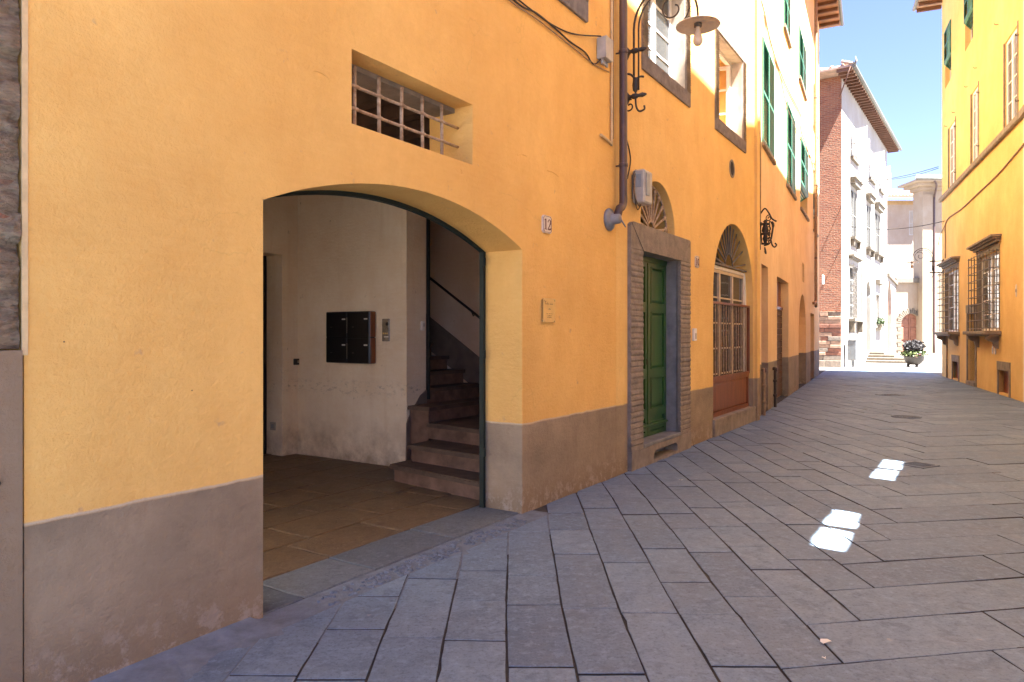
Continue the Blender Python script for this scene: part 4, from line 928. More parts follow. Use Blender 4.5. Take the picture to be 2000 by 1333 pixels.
for a, b, c, e, dd, m in ((d1[0], d1[1], 0, d1[3], .3, 'brown'), (d4[0], d4[1], 0, d4[3], .2, 'olddoor'), (d3a, d3b, 0, d3t, .3, 'plasterC'), (v1[0], v1[1], v1[2], v1[3], .25, 'board')):
    if m in ('brown', 'olddoor'): panel_leaf(h3, a - .02, b + .02, c, e + .02, dd, (.3, .7), m, 'door')
    else: MB().box(a - .05, b + .05, dd, dd + .05, c - .1, e + .1).build('niche_back', m, h3)
# plank door with a transom
pdd = max(.1, min(.4, depth_at(FB, d2[1], 1527.5)))
pd = MB(); pd.box(d2[0] - .02, d2[1] + .02, pdd + .03, pdd + .06, 0, d2[3] + .02); pdo = pd.build('door', 'brown', h3); th = FB.H(1520, 605, pdd)
for i in range(14):
    z = .03 + (th - .03) * i / 14; MB().box(d2[0], d2[1], pdd, pdd + .029, z, z + (th - .03) / 14 - .012, .004).build('plank', 'beam', pdo)
MB().box(d2[0], d2[1], pdd - .02, pdd + .029, th, th + .07).build('transom_bar', 'brown', pdo)
for j, (rows, h0, h1) in enumerate(((r1, r1h0, r1h1), (r2, r2h0, r2h1))):
    for i, (a, b) in enumerate(rows):
        wn = window(h3, a, b, h0, h1, .22, 'whitewood', 'glass', 3, 2); wd = (b - a) / 2
        flap = j == 0 and i >= 2
        zb = h0 + (h1 - h0) * .36 if flap else h0
        shutter(wn, a + .006, -.012, zb, h1, wd - .008, 0, 'shutter'); shutter(wn, b - .006, -.012, zb, h1, wd - .008, pi, 'shutter')
        MB().box(a - .06, b + .06, -.06, .0 - .001, h0 - .07, h0 - .002).build('sill', 'sill', wn)
        if flap:                          # lower leaves pushed out
            f = shutter(wn, a + .01, -.03, zb - .01, zb + (h1 - h0) * .30, b - a - .02, 0, 'shutter'); f.rotation_euler = (radians(-122), 0, 0); f.location = (a + .01, -.03, zb)
e = roof(h3, -.5, LB + .5, HTOP, .75, 6.5, raf=.62)
MB().box(-.45, LB + .45, -.72, 0, HTOP - .012, HTOP - .002).build('eave_boards', 'terra', e)
pu = FB.U(1588); t = FB.thing('downpipe', 'tan downpipe down the peach house with a bent foot', 'downpipe', pu, 0, FB.H(1588, 590)); hb = FB.H(1588, 590)
MB().tube(smooth_path([(0, -.09, HTOP - hb), (0, -.09, 4 - hb + 3), (0, -.09, .2), (0, -.09, .05), (-.1, -.07, -.03), (-.32, -.03, -.06)], 5), .05, 10).build('pipe', 'cablet', t)
for z in (1.5, 4.0, 7.0): MB().lathe([(.052, -.02), (.06, 0), (.052, .02)], 10, (0, -.09, z)).build('bracket', 'pipe', t)
# foot pipes
for x, y0_, m, lab in ((1485.5, 722, 'cablet', 'rusty tan standpipe by the shop window corner'), (1508, 720, 'iron', 'black standpipe with a tap beside the narrow doorway')):
    fr = FB; u = fr.U(x); h = fr.H(x, y0_); t = fr.thing('standpipe', lab, 'pipe', max(.06, u), -.06, 0)
    MB().tube(smooth_path([(0, 0, -.02), (0, 0, .3), (0, 0, h - .1), (.02, .0, h - .02), (.07, .02, h), (.1, .07, h - .02)], 4), .03, 8).build('pipe', m, t)
    for z in (.25, .55): MB().lathe([(.031, -.03), (.042, -.02), (.042, .02), (.031, .03)], 10, (0, 0, z)).build('coupling', m, t)
    MB().lathe([(.001, -.05), (.02, -.05), (.045, -.04), (.045, -.025), (.001, -.02)], 10, (.02, 0, h - .02), 'y').build('valve', 'pipe', t)
# wires
def bpx(x, y, d=-.02): u, h = FB.px(x, y); return (u, d, h)
cable(FB, smooth_path([bpx(1484, 0), bpx(1492, 30), bpx(1505, 90), bpx(1530, 160), bpx(1562, 225), bpx(1563, 255), bpx(1580, 305), bpx(1598, 370)]), .014, 'cablet', 'wall_wire', 'upper tan cable sagging across the sunlit shuttered wall', 'wire')
cable(FB, smooth_path([bpx(1490, 30), bpx(1504, 85), bpx(1523, 155), bpx(1537, 215), bpx(1556, 258), bpx(1586, 315), bpx(1597, 345)]), .012, 'cablet', 'wall_wire', 'lower tan cable crossing the sunlit shuttered wall', 'wire')
cable(FB, [(.09, -.03, 9), (.09, -.03, FB.H(1484, 430))], .016, 'cablet', 'conduit', 'tan conduit down the corner above the iron torch holder', 'conduit')
# wrought iron torch holder with dragon scrolls
u = .16; hh = FB.H(1484, 450); t = FB.thing('iron_torch_holder', 'ornate black wrought iron torch holder on the house corner', 'torch holder', u, 0, hh)
t.scale = (.85, .85, .9); MB().bar((0, -.02, -.42), (0, -.02, .35), .035, .03).build('back_bar', 'iron', t)
MB().tube(smooth_path([(0, -.03, .32), (0, -.12, .42), (0, -.2, .33), (.0, -.27, .2), (0, -.36, .14)]), .018, 6).build('top_arm', 'iron', t)
for a in range(4): MB().tube([(.07 * cos(a * pi / 2 + .4), -.13 + .07 * sin(a * pi / 2 + .4), -.3), (.10 * cos(a * pi / 2 + .4), -.13 + .10 * sin(a * pi / 2 + .4), 0), (.085 * cos(a * pi / 2 + .4), -.13 + .085 * sin(a * pi / 2 + .4), .14)], .013, 6).build('cage_bar', 'iron', t)
for z, r in ((-.3, .075), (-.1, .1), (.1, .092)): MB().lathe([(r - .01, -.015), (r + .01, -.015), (r + .01, .015), (r - .01, .015), (r - .01, -.015)], 12, (0, -.13, z)).build('cage_ring', 'iron', t)
MB().tube(smooth_path([(0, -.1, -.34), (0, -.22, -.3), (0, -.26, -.14), (0, -.29, .05), (0, -.27, .12), (0, -.21, .15)]), [.012] * 10 + [.02] * 8 + [.03] * 8 + [.012] * 5, 7).build('dragon', 'iron', t)
MB().tube(smooth_path([(0, -.24, -.2), (0, -.27, -.33), (0, -.32, -.38), (0, -.36, -.34), (0, -.33, -.3)]), .016, 6).build('tail', 'iron', t)
MB().lathe([(.001, -.3), (.03, -.28), (.06, -.2), (.035, -.12), (.075, -.04), (.06, .04), (.03, .1), (.045, .16), (.001, .2)], 10, (0, -.13, 0)).build('urn', 'iron', t)
for z_, s_ in ((.22, 1), (.0, -1), (-.2, 1)): MB().tube(spiral((-.2, z_), .07, .012, s_ * 1.2, s_ * 1.4, .03), .011, 6).build('scroll', 'iron', t)
for s in (-1, 1): MB().tube(smooth_path([(0, -.12, -.38), (s * .05, -.13, -.44), (s * .04, -.14, -.5), (0, -.12, -.46)]), .014, 6).build('scroll', 'iron', t)

# ------------------------------------------------------------------ white house with its brick flank
hw = FW.thing('house', 'white house with long grey louvred shutters and a brick flank', 'house')
LW, HWT = 15.6, 13.3
def frect(fr, x0_, x1_, yt, yb, at=None):
    a = at or x0_; return (fr.U(x0_), fr.U(x1_), fr.H(a, yb), fr.H(a, yt))
top = [frect(FW, 1662, 1673, 225, 275), frect(FW, 1697, 1706, 272, 320), frect(FW, 1717, 1723, 298, 335)]
mid = [frect(FW, 1662, 1673, 347, 445), frect(FW, 1692.5, 1700.5, 385, 470), frect(FW, 1709, 1719, 405, 485)]
gw = frect(FW, 1659, 1675, 515, 622); gd_ = frect(FW, 1692, 1700, 560, 668); sw_ = frect(FW, 1711, 1718, 575, 640)
top = [(a, b, 10.3, 11.6) for a, b, c, d in top]; mid = [(a, b, 6.35, 8.75) for a, b, c, d in mid]
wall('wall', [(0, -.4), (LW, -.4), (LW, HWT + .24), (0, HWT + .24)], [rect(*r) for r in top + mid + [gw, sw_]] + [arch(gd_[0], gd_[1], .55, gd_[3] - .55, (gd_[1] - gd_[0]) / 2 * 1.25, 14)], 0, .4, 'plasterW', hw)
for a, b, c, d in top:
    wn = window(hw, a, b, c, d, .18, 'whitewood', 'glass', 2, 2); wd = (b - a) / 2
    shutter(wn, a - .01, -.03, c, d, wd, radians(-115), 'shutterw'); shutter(wn, b + .01, -.03, c, d, wd, radians(-35), 'shutterw')
    MB().box(a - .12, b + .12, -.13, -.001, c - .12, c - .002).build('sill', 'stone2', wn)
for a, b, c, d in mid:
    wn = window(hw, a, b, c, d, .2, 'whitewood', 'glass', 3, 2); wd = (b - a) / 2
    shutter(wn, a + .005, .05, c, d, wd - .007, 0, 'shutterg', .08); shutter(wn, b - .005, .05, c, d, wd - .007, pi, 'shutterg', .08)
    hd_ = MB(); hd_.prism([(a - .05, d + .15), (b + .05, d + .15), (b + .22, d + .42), (a - .22, d + .42)], -.22, -.001); hd_.box(a - .28, b + .28, -.3, -.001, d + .421, d + .5); hd_.build('hood_cornice', 'stone2', wn)
    sl_ = MB(); sl_.box(a - .22, b + .22, -.24, -.001, c - .14, c - .01); sl_.box(a - .12, a + .06, -.18, -.001, c - .45, c - .141).box(b - .06, b + .12, -.18, -.001, c - .45, c - .141); sl_.box(a + .061, b - .061, -.05, -.001, c - .4, c - .141); sl_.build('sill', 'stone2', wn)
a, b, c, d = gw; wn = window(hw, a, b, c, d, .2, 'whitewood', 'glass', 4, 2)
sl_ = MB(); sl_.box(a - .25, b + .25, -.3, -.001, c - .15, c - .01).box(a - .1, a + .12, -.25, -.001, c - .7, c - .151).box(b - .12, b + .1, -.25, -.001, c - .7, c - .151); sl_.build('sill', 'stone2', wn); MB().box(a - .2, b + .2, -.14, -.001, d + .25, d + .33).box(a - .3, b + .3, -.25, -.001, d + .329, d + .42).build('hood_cornice', 'stone2', wn)
gc = MB(); gc.box(a - .06, a - .03, -.2, -.17, c, d).box(b + .03, b + .06, -.2, -.17, c, d); gco = gc.build('window_cage', 'irongrey', wn)
for i in range(9):
    z = c + (d - c) * (i + .5) / 9; MB().box(a - .06, b + .06, -.19, -.17, z, z + .02).build('bar', 'irongrey', wn)
for i in range(6):
    x = a + (b - a) * (i + .5) / 6; MB().box(x, x + .02, -.205, -.19, c, d).build('bar', 'irongrey', wn)
a, b, c, d = sw_; wn = window(hw, a, b, c, d, .2, 'whitewood', 'glass', 3, 2); MB().box(a - .25, b + .25, -.3, -.001, c - .15, c - .01).build('sill', 'stone2', wn); MB().box(a - .3, b + .3, -.25, -.001, d + .6, d + .85).build('hood_cornice', 'stone2', wn)
panel_leaf(hw, gd_[0] - .02, gd_[1] + .02, .55, gd_[3] + .3, .3, (.35, .7), 'shutterg', 'door')
HE = HWT + .25
ro = MB(); RD = 9.0; e0, e1 = -1.0, LW + .9; ro.add([(e0, -.62, HE), (e1, -.62, HE), (e1, RD, HE), (e0, RD, HE), (e0, -.62, HE + .09), (e1, -.62, HE + .09), (e1, RD, HE + .09), (e0, RD, HE + .09), (e0 + 4.5, 4.2, HE + 1.9), (e1 - 4.5, 4.2, HE + 1.9)], [(0, 1, 2, 3), (0, 1, 5, 4), (1, 2, 6, 5), (2, 3, 7, 6), (3, 0, 4, 7), (4, 5, 9, 8), (5, 6, 9), (6, 7, 8, 9), (7, 4, 8)]); roo = ro.build('roof', 'tile', hw)
MB().tube([(-1.0, -.68, HE + .02), (LW + .95, -.68, HE + .02)], .09, 8).build('gutter', 'roofgut', roo)
rb = MB(); rb.add([(-.05, -.58, -.14), (.05, -.58, -.14), (.05, .05, -.14), (-.05, .05, -.14), (-.05, -.58, -.002), (.05, -.58, -.002), (.05, .05, -.002), (-.05, .05, -.002)], [(0, 1, 2, 3), (4, 5, 6, 7), (0, 1, 5, 4), (1, 2, 6, 5), (2, 3, 7, 6), (3, 0, 4, 7)]); r0_ = rb.build('rafter', 'rafter', roo); r0_.location = (-.9, 0, HE)
for i in range(1, 38): link_copy(r0_, roo, (-.9 + i * .465, 0, HE))
tl = MB(); tl.tube([(0, 0, 0), (0, .5, .2)], .075, 6); 
tl0 = tl.build('roof_tile', 'tile', roo); tl0.location = (-.95, -.66, HE + .11)
for i in range(1, 70): link_copy(tl0, roo, (-.95 + i * .25, -.66, HE + .11))
for j in range(1, 12): link_copy(tl0, roo, (-.97, -.66 + j * .48, HE + .11)).rotation_euler = (0, 0, radians(-90))
MB().tube([(-1.0, -.7, HE + .02), (-1.02, -.78, HE + .2), (-1.0, -.74, HE + .42)], [.06, .05, .008], 6).build('gutter_spike', 'roofgut', roo)
MB().tube([(-.5, .0, HWT - .9), (-1.0, -.55, HE)], .03, 6).build('eave_brace', 'rafter', roo)
# brick flank
bk = MB(); bk.box(-.40, -.001, -4.5, .0, -.2, 1.0); 
bw = MB(); bw.box(-6.5, -.003, -.003, .4, 2.6, HWT + .24); bwo = bw.build('brick_wall', 'brick', hw); M4 = Matrix.Rotation(FK.a - FW.a, 4, 'Z'); bwo.matrix_basis = M4
z = -.1; lower = MB(); lower.box(-6.5, -.004, .03, .4, -.2, 2.6); lwo = lower.build('stone_base', 'mortar', hw); lwo.matrix_basis = M4
while z < 2.58:
    dz = R(.14, .24) if z > .3 else .42; dz = min(dz, 2.6 - z); x = -.006
    while x > -3.2:
        dx = R(.3, .8); MB().box(x - dx + .012, x, -.01 - R(0, .05) - (.05 if z < .3 else 0), .029, z + .008, z + dz - .008, .012).build('stone_block', 'stone' if z < .32 or random.random() < .25 else random.choice(('brickpale', 'brickdark', 'brickpale')) if 'brickpale' in M else 'stone', lwo); x -= dx
    z += dz
t = FK.thing('wall_sign', 'small white round sign on an iron arm on the brick flank', 'sign', -.72, 0, FK.H(1612, 548))
MB().tube([(0, .0, 0), (0, -.35, 0)], .015, 6).build('arm', 'iron', t); MB().box(-.04, .04, -.5, -.34, -.22, .22, .03).build('sign_face', 'white', t)
# steps in front of its pointed door
stw = FW.thing('stone_steps', 'pale stone steps spreading in front of the pointed door', 'steps', (gd_[0] + gd_[1]) / 2 + 1.5, -.01, 0)
for i in range(4):
    k = 2.9 - i * .45; MB().box(-k + .3, k, -2.4 + i * .55, -.0, i * .14, (i + 1) * .14 - .002, .015).build('step', 'stone2', stw)
t = FW.thing('litter_bin', 'dark grey street litter bin against the white house corner', 'bin', .75, -.35, 0)
MB().box(-.24, .24, -.2, .2, .32, 1.25, .03).build('body', 'bin', t); MB().box(-.26, .26, -.22, .22, 1.26, 1.34, .03).build('lid', 'bin', t)
for s in (-1, 1): MB().box(s * .2 - .025, s * .2 + .025, -.03, .03, -.005, .32).build('leg', 'bin', t)
a, b, c, d = sw_; t = FW.thing('flower_box', 'flower box with green leaves on the white house sill', 'flower box', (a + b) / 2, -.16, c - .008)
MB().box(-.4, .4, -.12, .12, 0, .2, .015).build('trough', 'stone2', t)
def foliage(n, c, r, size, flat=1.0, zmin=-9):
    m = MB()
    for i in range(n):
        while True:
            p = Vector((R(-1, 1), R(-1, 1), R(-1, 1)))
            if .3 < p.length < 1: break
        p = Vector((c[0] + p.x * r[0], c[1] + p.y * r[1], c[2] + p.z * r[2]))
        if p.z < zmin: continue
        a = Vector((R(-1, 1), R(-1, 1), R(-.2, 1))).normalized(); b = a.cross(Vector((R(-1, 1), R(-1, 1), R(-1, 1)))).normalized(); s = size * R(.6, 1.3)
        m.add([p, p + a * s * .5 + b * s * .28, p + a * s, p + a * s * .5 - b * s * .28], [(0, 1, 2, 3)])
    return m
foliage(260, (0, 0, .3), (.5, .25, .3), .13).build('foliage', 'leafg', t, kind='stuff')

# ------------------------------------------------------------------ the end of the street
# low wall that carries on from the white house
Pa = FW.w(LW, .0); Pb = FE.w(FE.U(1750), 0); FS = Frame(Pa[:2], (Pb.x - Pa.x, Pb.y - Pa.y)); LS = (Pb - Pa).length
ga = FS.thing('garden_wall', 'low pale wall with a narrow arched door beside the white house', 'wall')
sd0, sd1 = FS.U(1733), FS.U(1741.5)
wall('wall', rect(0.01, LS, -.3, 5.3), [arch(sd0, sd1, .4, 3.0, (sd1 - sd0) / 2 - .001, 12)], 0, .4, 'plasterW', ga); MB().box(0.01, LS + .1, -.15, .4, 5.301, 5.5).build('coping', 'stone2', ga)
panel_leaf(ga, sd0 - .02, sd1 + .02, .4, 3.0 + (sd1 - sd0) / 2 + .02, .2, (.4, .75), 'olddoor', 'door')
gt = FE.thing('gate_building', 'low cream building with a rusticated round arched wooden door', 'building', FE.U(1750))
FG = Frame(FE.w(FE.U(1750))[:2], FE.D); LG = FG.U(1806); ga0, ga1 = FG.U(1760), FG.U(1798); gsp = FG.H(1778, 632); gr_ = (ga1 - ga0) / 2
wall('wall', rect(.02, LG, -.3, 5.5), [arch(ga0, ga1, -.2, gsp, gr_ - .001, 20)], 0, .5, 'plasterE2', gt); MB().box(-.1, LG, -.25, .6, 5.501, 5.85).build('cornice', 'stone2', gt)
vc = (ga0 + ga1) / 2
for i in range(19):
    a0_, a1_ = pi * i / 19 + .02, pi * (i + 1) / 19 - .02; r1_ = gr_ + (.42 if i % 2 == 0 else .3); MB().prism([(vc + gr_ * cos(a0_), gsp + gr_ * sin(a0_)), (vc + r1_ * cos(a0_), gsp + r1_ * sin(a0_)), (vc + r1_ * cos(a1_), gsp + r1_ * sin(a1_)), (vc + gr_ * cos(a1_), gsp + gr_ * sin(a1_))], -.07, .1).build('voussoir', 'stone2', gt)
nq = 8
for i in range(nq):
    for s in (-1, 1):
        wq = .42 if i % 2 else .28; xa = vc + s * gr_; z = gsp * i / nq; MB().box(xa, xa + s * wq, -.06, .1, z + .02, z + gsp / nq - .03, .01).build('quoin', 'stone2', gt)
dg = MB(); dg.prism(arch(ga0 - .02, ga1 + .02, -.1, gsp, gr_, 16), .25, .3); dgo = dg.build('arched_door', 'olddoor', gt)
for s in (0, 1):
    x = ga0 + .08 + s * gr_
    for z0_, z1_ in ((.15, 1.0), (1.15, 2.1), (2.25, gsp + .35)): MB().box(x, x + gr_ - .16, .2, .249, z0_, z1_, .02).build('panel', 'olddoor', dgo)
MB().box(vc - .04, vc + .04, .19, .249, 0, gsp + gr_ - .05).build('meeting_bead', 'olddoor', dgo)
MB().box(ga0 - .8, ga1 + .8, -1.2, -.01, -.05, .14, .02).build('doorstep', 'stone2', gt)
# beige house behind it
FH = Frame(FE.w(FE.U(1718, 4.0), 4.0)[:2], FE.D); hb_ = FH.thing('house', 'beige house with a tiled roof behind the arched gate', 'house')
LH = FH.U(1812); ev = FH.H(1760, 392); bw0 = frect(FH, 1789, 1803, 412, 460); bw1 = frect(FH, 1790, 1803, 522, 545)
wall('wall', rect(0, LH, -.3, ev), [rect(*bw0), rect(*bw1)], 0, .4, 'plasterE', hb_); MB().box(0, LH, -.04, -.001, ev - .35, ev).build('eave_band', 'cream', hb_)
wn = window(hb_, *bw0, .1, 'whitewood', 'glass2', 2, 1); shutter(wn, bw0[0] - .01, -.03, bw0[2], bw0[3], (bw0[1] - bw0[0]) * .95, radians(176), 'shutterw')
wn = window(hb_, *bw1, .1, 'whitewood', 'glass2', 2, 1)
rr = MB(); rr.add([(-.2, -1.15, ev), (LH, -1.15, ev), (LH, 5, ev + 1.9), (-.2, 5, ev + 1.9), (-.2, -1.15, ev + .08), (LH, -1.15, ev + .08), (LH, 5, ev + 1.98), (-.2, 5, ev + 1.98)], [(0, 1, 2, 3), (4, 5, 6, 7), (0, 1, 5, 4), (1, 2, 6, 5), (2, 3, 7, 6), (3, 0, 4, 7)]); rro = rr.build('roof', 'tile', hb_)  # eave made deep so that its shadow covers the upper wall
MB().box(-.2, LH, -1.2, -1.151, ev - .02, ev + .09).build('gutter', 'roofgut', rro)
tl = MB(); tl.tube([(0, 0, 0), (0, .62, .195)], [.11, .085], 7); tt = tl.build('roof_tile', 'terra', rro); tt.location = (-.1, -1.17, ev + .10); i = 0
for cx in range(int(LH / .27) + 1):
    for ry in range(6):
        if cx == 0 and ry == 0: continue
        o = link_copy(tt, rro, (-.1 + cx * .27 + R(-.015, .015), -1.17 + ry * .56, ev + .10 + ry * .175)); o.rotation_euler = (0, 0, R(-.04, .04))
ck = frect(FH, 1738, 1746, 358, 385); ch = MB(); ch.box(ck[0] + .05, ck[1] - .05, .9, 1.2, ev, ck[3]); cho = ch.build('chimney', 'plasterE2', rro)
MB().box(ck[0] - .12, ck[1] + .12, .75, 1.35, ck[3], ck[3] + .12).build('chimney_cap', 'terra', hb_); MB().lathe([(.3, 0), (.2, .2), (.34, .3), (.3, .4), (.12, .55), (.05, .8), (.001, .82)], 8, ((ck[0] + ck[1]) / 2, 1.05, ck[3] + .12)).build('chimney_pot', 'terra', hb_)
# cream building with the pilaster and brown pipe
FP = Frame(FE.w(FE.U(1801, -.6), -.6)[:2], FE.D); hp = FP.thing('house', 'cream corner house with a projecting eave behind the golden house', 'house'); hp_t = FP.H(1810, 372)
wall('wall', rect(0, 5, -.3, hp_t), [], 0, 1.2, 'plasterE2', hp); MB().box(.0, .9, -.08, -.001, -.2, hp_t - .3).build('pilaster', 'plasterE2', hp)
rp = MB(); rp.box(-.25, 5, -.3, 1.2, hp_t, hp_t + .25); rp.box(-.7, 5, -.75, 1.3, hp_t + .251, hp_t + .45); rp.box(-1.1, 5, -1.15, 1.4, hp_t + .451, hp_t + .6); rpo = rp.build('cornice', 'plasterE2', hp)
MB().tube([(-1.15, -1.2, hp_t + .62), (5, -1.2, hp_t + .62)], .08, 8).build('gutter', 'roofgut', rpo)
rt = MB(); rt.add([(-1.2, -1.2, hp_t + .64), (5, -1.2, hp_t + .64), (5, 1.4, hp_t + 1.5), (.4, 1.4, hp_t + 1.5)], [(0, 1, 2, 3)]); rt.build('roof', 'tile', hp)
t = FP.thing('downpipe', 'dark brown downpipe on the cream corner house', 'downpipe', FP.U(1823), -.1, .1)
MB().tube(smooth_path([(-.6, -1.0, hp_t + .4), (-.3, -.8, hp_t + .1), (0, -.05, hp_t - .6), (0, 0, hp_t - 1.2), (0, 0, 6), (0, 0, 0)], 5), .075, 8).build('pipe', 'pipe', t)
for z in (2, 5, 8, 11): MB().lathe([(.076, -.03), (.09, 0), (.076, .03)], 10, (0, 0, z)).build('bracket', 'pipe', t)

# ------------------------------------------------------------------ golden house on the right
F0 = FR[0]; hr_ = F0.thing('house', 'golden yellow house with caged windows and a stone string course', 'house')
L0 = (Vector(RW[1]) - Vector(RW[0])).length; HR = 13.8
def rx(x0_, x1_, yt, yb, at): return (F0.U(x0_), F0.U(x1_), F0.H(at, yb), F0.H(at, yt))
up = [rx(1962, 1988, 68, 240, 1962), rx(1897, 1911.5, 188, 325, 1897), rx(1853, 1866.5, 262, 378, 1853)]
uz0 = sum(r[2] for r in up) / 3; uz1 = sum(r[3] for r in up) / 3; up = [(a, b, uz0, uz1) for a, b, _, _ in up]
cg = [rx(1909, 1953, 500, 645, 1909), rx(1845.5, 1873, 540, 650, 1845.5)]; cz0 = sum(r[2] for r in cg) / 2; cz1 = sum(r[3] for r in cg) / 2; cg = [(a, b, cz0, cz1) for a, b, _, _ in cg]
dr_ = rx(1891, 1906, 612, 750, 1891); dr_ = (dr_[0], dr_[1], -.2, dr_[3])
vn = [rx(1951, 1972, 742, 778, 1951), rx(1861, 1873, 712, 745, 1861)]; vn = [(a, b, .05, .62) for a, b, _, _ in vn]
tw = (F0.U(1846), F0.U(1858), 10.3, 12.3); tw2 = (tw[0] + 3.6, tw[1] + 3.6, 10.3, 12.3)
wall('wall', rect(0, L0, -.4, HR), [rect(*r) for r in up + cg + [dr_] + vn + [tw, tw2]], 0, .45, 'plasterR', hr_)
MB().box(0.001, .45, .451, 7, -.3, HR).build('end_wall', 'plasterR', hr_)
roof(hr_, -.6, L0, HR, .8, 7, raf=.55)
sz = F0.H(1915, 312); MB().box(-.08, L0, -.10, -.001, sz - .09, sz + .07, .02).build('string_course', 'sill', hr_)
for a, b, c, d in up:
    wn = window(hr_, a + .01, b - .01, c, d, .04, 'white2', 'glass2', 4, 2, .08)
    MB().box(a - .05, a, -.02, .02, c, d).build('jamb_strip', 'sill', wn); MB().box(b, b + .06, -.02, .02, c, d + .05).build('jamb_strip', 'sill', wn)
    for z in (c + .3, d - .3): MB().tube([(b + .1, 0, z), (b + .1, -.06, z), (b + .14, -.08, z + .02)], .012, 6).build('shutter_hook', 'iron', wn)
for r in (tw, tw2):
    a, b, c, d = r; wn = window(hr_, a, b, c, d, .15, 'whitewood', 'glass', 3, 2); zb = c + .9; wd = (b - a) / 2
    shutter(wn, a + .005, -.02, zb, d, wd - .007, 0, 'shutter'); shutter(wn, b - .005, -.02, zb, d, wd - .007, pi, 'shutter')
    f = shutter(wn, a + .01, -.03, zb, zb + .9, b - a - .02, 0, 'shutter'); f.rotation_euler = (radians(-140), 0, 0)
for a, b, c, d in cg:
    wn = window(hr_, a + .06, b - .06, c, d, .10, 'white2', 'glass2', 5, 2, .07)
    MB().box(a, a + .06, -.01, .25, c, d).build('jamb_stone', 'sill', wn); MB().box(b - .06, b, -.01, .25, c, d).build('jamb_stone', 'sill', wn); MB().box(a, b, -.012, .25, d + .001, d + .16).build('lintel', 'sill', wn)
    hd_ = MB(); hd_.box(a - .08, b + .08, -.10, -.001, d + .18, d + .24).box(a - .14, b + .14, -.17, -.001, d + .241, d + .29).box(a - .2, b + .2, -.24, -.001, d + .291, d + .345); hd_.build('hood_cornice', 'sill', wn)
    sl_ = MB(); sl_.box(a - .16, b + .16, -.34, -.001, c - .10, c - .01, .012).box(a - .10, b + .10, -.26, -.001, c - .15, c - .101); so = sl_.build('sill', 'sill', wn)
    for x in (a + .12, b - .26):
        br = MB(); pf = [(0, c - .151), (-.27, c - .151), (-.28, c - .22), (-.2, c - .27), (-.12, c - .3), (-.10, c - .40), (-.05, c - .46), (0, c - .47)]; br.add([(x, y, z) for y, z in pf] + [(x + .14, y, z) for y, z in pf], [tuple(range(8)), tuple(range(15, 7, -1))] + [(j, (j + 1) % 8, (j + 1) % 8 + 8, j + 8) for j in range(8)]); br.build('sill_bracket', 'sill', wn)
    nh = 10; gc = MB(); y_ = -.23
    for xx in (a + .01, b - .03): gc.box(xx, xx + .022, y_, y_ + .02, c - .005, d)
    gco = gc.build('cage_frame', 'irongrey', wn)
    for i in range(nh):
        z = c + .05 + (d - c - .1) * i / (nh - 1); rod = MB(); rod.box(a, b, y_ - .012, y_ + .001, z, z + .018).box(a, a + .012, y_ + .002, .0, z, z + .018).box(b - .012, b, y_ + .002, .0, z, z + .018); rod.build('cage_bar', 'irongrey', wn)
    for i in range(6):
        x = a + .012 + (b - a - .03) * (i + 1) / 7; rod = MB(); rod.box(x, x + .016, y_ + .002, y_ + .018, c - .005, d); rod.build('cage_bar', 'irongrey', wn)
    for sx in (a, b - .014):
        for i in range(1, 3): rod = MB(); yy = y_ * (1 - i / 3); rod.box(sx, sx + .012, yy, yy + .014, c - .005, d); rod.build('cage_bar', 'irongrey', wn)
    # crest scrolls on top
    cr = MB()
    for s in (-1, 1): cr.tube([((a + b) / 2 + s * (.02 + .12 * (1 - cos(t_ * .5))), y_, d + .06 + .05 * sin(t_)) for t_ in [i * .45 for i in range(14)]], .008, 5)
    cr.build('cage_crest', 'irongrey', wn)
ds_ = MB(); a, b, c, d = dr_; ds_.box(a - .14, a, -.03, .2, -.1, d).box(b, b + .14, -.03, .2, -.1, d).box(a - .16, b + .16, -.04, .2, d + .001, d + .24); ds_.build('door_case', 'sill', hr_)
panel_leaf(hr_, a, b, .12, d, .22, (.3, .72), 'irongrey', 'side_door'); MB().box(a - .05, b + .05, -.06, .3, -.1, .12).build('doorstep', 'sill', hr_)
for a, b, c, d in vn:
    f = MB(); f.box(a - .10, a, -.025, .1, -.1, d).box(b, b + .10, -.025, .1, -.1, d).box(a - .10, b + .10, -.03, .1, d + .001, d + .22); fo = f.build('cellar_vent', 'sill', hr_); MB().box(a, b, .10, .13, -.1, d).build('vent_door', 'brown', fo)
for x in (1939.5, 1944.5):
    u, h = F0.px(x, 684); t = F0.thing('oval_number_tile', 'small oval white tile with a dark numeral below the caged window', 'number tile', u, 0, h, 'oval number tiles')
    MB().lathe([(.001, -.012), (.07, -.012), (.078, -.006), (.078, .002)], 18, (0, 0, 0), 'y').build('tile', 'plate', t).scale = (1, 1, 1.5); MB().box(-.012, .012, -.0145, -.0125, -.05, .05).build('numeral', 'ink', t)
u, h = F0.px(1985, 568); p = MB(); p.lathe([(.001, -.006), (.10, -.006), (.11, .002)], 10, (0, 0, 0), 'y'); po = p.build('repair_patch', 'plate', hr_); po.location = (u, 0, h); po.scale = (.7, 1, 1.5); MB().lathe([(.001, -.01), (.03, -.01), (.03, 0)], 10, (0, 0, 0), 'y').build('hole', 'board', po)
def rpx(x, y, d=-.025): u, h = F0.px(x, y); return (u, d, h)
cable(F0, smooth_path([rpx(2010, 272), rpx(1985, 302), rpx(1950, 342), rpx(1910, 380), rpx(1880, 408), rpx(1850, 432), rpx(1848, 470), rpx(1848, 505)]), .02, 'cablet', 'wall_wire', 'thick tan cable sloping below the string course of the golden house', 'wire')
